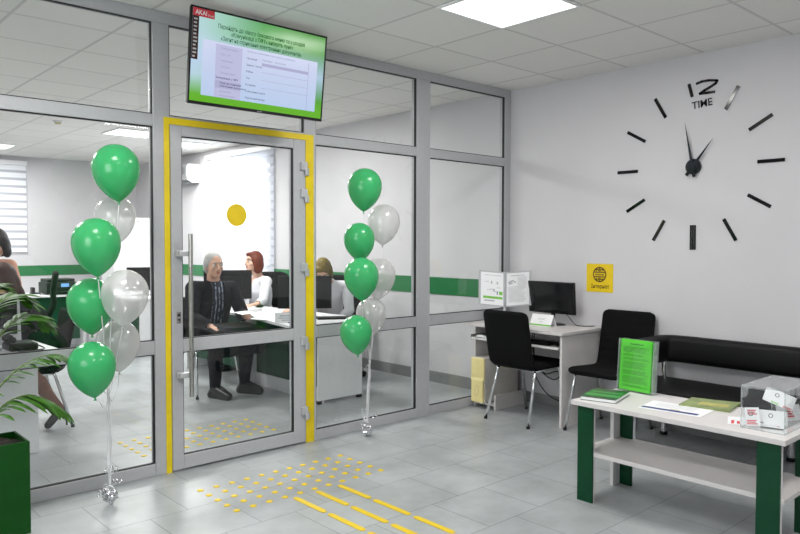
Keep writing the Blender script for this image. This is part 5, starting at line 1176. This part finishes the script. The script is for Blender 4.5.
    if hairstyle == 'short':
        ell(h, (0, -0.018, 0.036), (0.083, 0.091, 0.100)); ell(h, (0, -0.045, -0.010), (0.083, 0.068, 0.080))
        for s in (1, -1): ell(h, (0.072 * s, -0.016, 0.016), (0.017, 0.040, 0.050))
    else:
        ell(h, (0, -0.018, 0.030), (0.088, 0.098, 0.104)); ell(h, (0, -0.055, -0.030), (0.088, 0.062, 0.105))
        for s in (1, -1): ell(h, (0.074 * s, -0.004, -0.010), (0.024, 0.052, 0.085)); ell(h, (0.066 * s, -0.020, -0.075), (0.032, 0.052, 0.055))
        ell(h, (0.02, 0.052, 0.085), (0.055, 0.034, 0.026))
        if hairstyle == 'long': ell(h, (0, -0.075, -0.13), (0.090, 0.040, 0.11))
    ho = h.build('hair', hair_m, o); remesh(ho, 0.006, 6)
    return o
NECK = [None]
def R_shirt(bn, bt, c, x, f, n): return bn == 'torso'
def R_jacket(bn, bt, c, x, f, n):
    if bn == 'thigh' and bt < 0.35: return True
    if bn in ('upper_arm',) or (bn == 'forearm' and bt < 0.93): return True
    if bn == 'torso': return not (f > 0.02 and abs(x) < 0.055 and n.y < -0.1)
    return False
def R_blouse(bn, bt, c, x, f, n):
    if (c - NECK[0]).length < 0.075 or (f > 0 and abs(x) < 0.05 * (1 - (NECK[0].z - c.z) / 0.16) and NECK[0].z - c.z < 0.14): return False
    return bn in ('torso', 'upper_arm') or (bn == 'forearm' and bt < 0.85)
def R_legs(bn, bt, c, x, f, n): return bn == 'thigh' or bn == 'shin'
def R_skirt(bn, bt, c, x, f, n): return bn == 'thigh'
def R_hose(bn, bt, c, x, f, n): return bn in ('shin', 'foot')
def R_shoe(bn, bt, c, x, f, n): return bn == 'foot'

person('elderly grey-haired man in a dark jacket seated inside the glass door holding a paper',
    dict(pelvis=(-1.930, 2.060, 0.560), chest=(-1.920, 2.000, 0.860), neck=(-1.925, 1.950, 1.045), head=(-1.950, 1.900, 1.195),
         shoulder_r=(-2.115, 1.980, 0.985), elbow_r=(-2.200, 1.840, 0.730), wrist_r=(-2.130, 1.600, 0.665), shoulder_l=(-1.730, 1.980, 0.975), elbow_l=(-1.670, 1.860, 0.720), wrist_l=(-1.785, 1.620, 0.755),
         hip_r=(-2.020, 2.030, 0.530), knee_r=(-2.090, 1.600, 0.530), ankle_r=(-2.030, 1.740, 0.090), toe_r=(-1.980, 1.585, 0.032), hip_l=(-1.840, 2.030, 0.530), knee_l=(-1.790, 1.580, 0.530), ankle_l=(-1.720, 1.760, 0.090), toe_l=(-1.640, 1.620, 0.032)),
    (-0.02, -1.0), False, 'skin', 0.0, 'short', 'hair_grey',
    [('shirt', 'shirt_stripe', R_shirt, 0.006), ('jacket', 'suit', R_jacket, 0.020), ('trousers', 'trousers', R_legs, 0.012), ('shoe', 'shoe', R_shoe, 0.010)],
    hands=(((0.25, -0.75, -0.25), (0, -0.3, -1), (0.9, 0.2, 0), 0.5), ((-0.25, -0.9, 0.05), (-0.5, 0.1, -0.6), (-0.3, -0.2, 0.9), 0.45)))
sheet('held_paper', 'folded white paper held by the seated man in the jacket', 'paper', -1.855, 1.50, 0.15, 0.17, 0.12, 0.782, 0.003)
bpy.data.objects['held_paper'].rotation_euler = (0.12, 0.0, 0.0)

ctp = smooth_path([(0.16, 0, 0.66), (0.08, 0, 0.655), (-0.06, 0, 0.645), (-0.14, 0, 0.60), (-0.155, 0, 0.50), (-0.15, 0, 0.41)], 40)
cm_ = cushion(ctp, 0.26, 0.030, (), (True, True), 20, 0.06); MC = Matrix.Translation((-1.93, 1.615, 0)) @ Matrix.Rotation(PI / 2, 4, 'Z')
cm_.v = [MC @ (v + Vector((0.006 * mnoise.noise(v * 14), 0.012 * mnoise.noise(v * 9), 0.006 * mnoise.noise(v * 17 + Vector((3, 0, 0)))))) for v in cm_.v]
tag(cm_.build('folded_coat', 'suit', smooth=True), 'black coat lying folded over the lap of the seated man', 'coat')
person('red-haired woman in a white blouse seated behind the middle office desk, in profile',
    dict(pelvis=(-0.765, 3.020, 0.568), chest=(-0.805, 2.980, 0.848), neck=(-0.845, 2.970, 1.038), head=(-0.900, 2.965, 1.188),
         shoulder_l=(-0.835, 2.800, 0.973), elbow_l=(-0.965, 2.660, 0.778), wrist_l=(-1.145, 2.500, 0.753), shoulder_r=(-0.815, 3.140, 0.973), elbow_r=(-0.995, 3.060, 0.783), wrist_r=(-1.145, 2.840, 0.753),
         hip_l=(-0.785, 2.940, 0.538), knee_l=(-1.185, 2.920, 0.518), ankle_l=(-1.165, 2.920, 0.088), toe_l=(-1.315, 2.920, 0.023), hip_r=(-0.785, 3.100, 0.538), knee_r=(-1.185, 3.120, 0.518), ankle_r=(-1.165, 3.120, 0.088), toe_r=(-1.315, 3.120, 0.023)),
    (-1.0, -0.02), True, 'skin_pale', 0.08, 'bob', 'hair_red', [('blouse', 'blouse', R_blouse, 0.012), ('trousers', 'skirt', R_legs, 0.012), ('shoe', 'shoe', R_shoe, 0.008)],
    hands=(((-0.8, -0.5, 0.0), (0, 0, -1), (-0.4, -0.8, 0), 0.25), ((-0.9, -0.3, 0.0), (0, 0, -1), (-0.3, 0.9, 0), 0.25)))

person('woman with bowed olive-brown hair in a white blouse behind the near right monitor',
    dict(pelvis=(-0.60, 1.90, 0.56), chest=(-0.700, 1.830, 0.865), neck=(-0.775, 1.765, 1.030), head=(-0.855, 1.700, 1.130),
         shoulder_r=(-0.800, 1.910, 0.960), elbow_r=(-1.02, 1.83, 0.76), wrist_r=(-1.22, 1.70, 0.765), shoulder_l=(-0.580, 1.670, 0.960), elbow_l=(-0.600, 1.600, 0.720), wrist_l=(-0.740, 1.640, 0.590),
         hip_r=(-0.70, 1.93, 0.53), knee_r=(-1.00, 1.66, 0.53), ankle_r=(-0.98, 1.68, 0.10), toe_r=(-1.08, 1.58, 0.035), hip_l=(-0.58, 1.80, 0.53), knee_l=(-0.86, 1.50, 0.53), ankle_l=(-0.84, 1.52, 0.10), toe_l=(-0.94, 1.41, 0.035)),
    (-0.68, -0.73), True, 'skin_pale', -0.85, 'bob', 'hair_olive', [('blouse', 'blouse', R_blouse, 0.012), ('trousers', 'skirt', R_legs, 0.012), ('shoe', 'shoe', R_shoe, 0.008)],
    hands=(((-0.85, -0.5, 0.0), (0, 0, -1), (-0.5, 0.8, 0), 0.25), ((-0.8, 0.1, -0.3), (0, 0, -1), (-0.1, 0.9, 0), 0.25)))

person('brown-haired woman in black and heels seated at the left desk behind the palm',
    dict(pelvis=(-3.480, 1.760, 0.560), chest=(-3.57, 1.68, 0.82), neck=(-3.69, 1.62, 0.99), head=(-3.785, 1.575, 1.13), heels=(1, 0, 0),
         shoulder_l=(-3.68, 1.48, 0.93), elbow_l=(-3.80, 1.40, 0.75), wrist_l=(-3.93, 1.26, 0.765), shoulder_r=(-3.56, 1.83, 0.93), elbow_r=(-3.74, 1.76, 0.75), wrist_r=(-3.92, 1.52, 0.77),
         hip_l=(-3.510, 1.660, 0.540), knee_l=(-3.66, 1.47, 0.50), ankle_l=(-3.385, 1.62, 0.125), toe_l=(-3.485, 1.59, 0.03), hip_r=(-3.470, 1.840, 0.540), knee_r=(-3.80, 1.70, 0.52), ankle_r=(-3.66, 1.76, 0.125), toe_r=(-3.79, 1.75, 0.03)),
    (-1.0, -0.35), True, 'skin_pale', -0.3, 'long', 'hair_brown', [('jacket', 'suit', R_blouse, 0.013), ('skirt', 'skirt', R_skirt, 0.014), ('stockings', 'hose', R_hose, 0.003), ('shoe', 'shoe', R_shoe, 0.006)],
    hands=(((-0.8, 0.5, 0.0), (0, 0, -1), (-0.4, 0.8, 0), 0.25), ((-0.9, -0.4, 0.0), (0, 0, -1), (-0.3, -0.9, 0), 0.25)))

person('dark-haired woman in a peach top leaning behind the brown-haired seated woman',
    dict(pelvis=(-3.66, 2.86, 0.88), chest=(-3.66, 2.74, 1.12), neck=(-3.62, 2.64, 1.27), head=(-3.59, 2.57, 1.395),
         shoulder_r=(-3.80, 2.66, 1.20), elbow_r=(-3.90, 2.52, 0.98), wrist_r=(-3.92, 2.30, 0.85), shoulder_l=(-3.47, 2.66, 1.20), elbow_l=(-3.43, 2.58, 0.95), wrist_l=(-3.52, 2.34, 0.90),
         hip_r=(-3.75, 2.88, 0.84), knee_r=(-3.76, 2.84, 0.46), ankle_r=(-3.76, 2.92, 0.09), toe_r=(-3.77, 2.78, 0.032), hip_l=(-3.57, 2.88, 0.84), knee_l=(-3.57, 2.82, 0.46), ankle_l=(-3.57, 2.90, 0.09), toe_l=(-3.56, 2.76, 0.032)),
    (-0.6, -0.8), True, 'skin', -0.35, 'bob', 'hair_black', [('blouse', 'peach_top', R_blouse, 0.013), ('trousers', 'skirt', R_legs, 0.012), ('shoe', 'shoe', R_shoe, 0.008)])
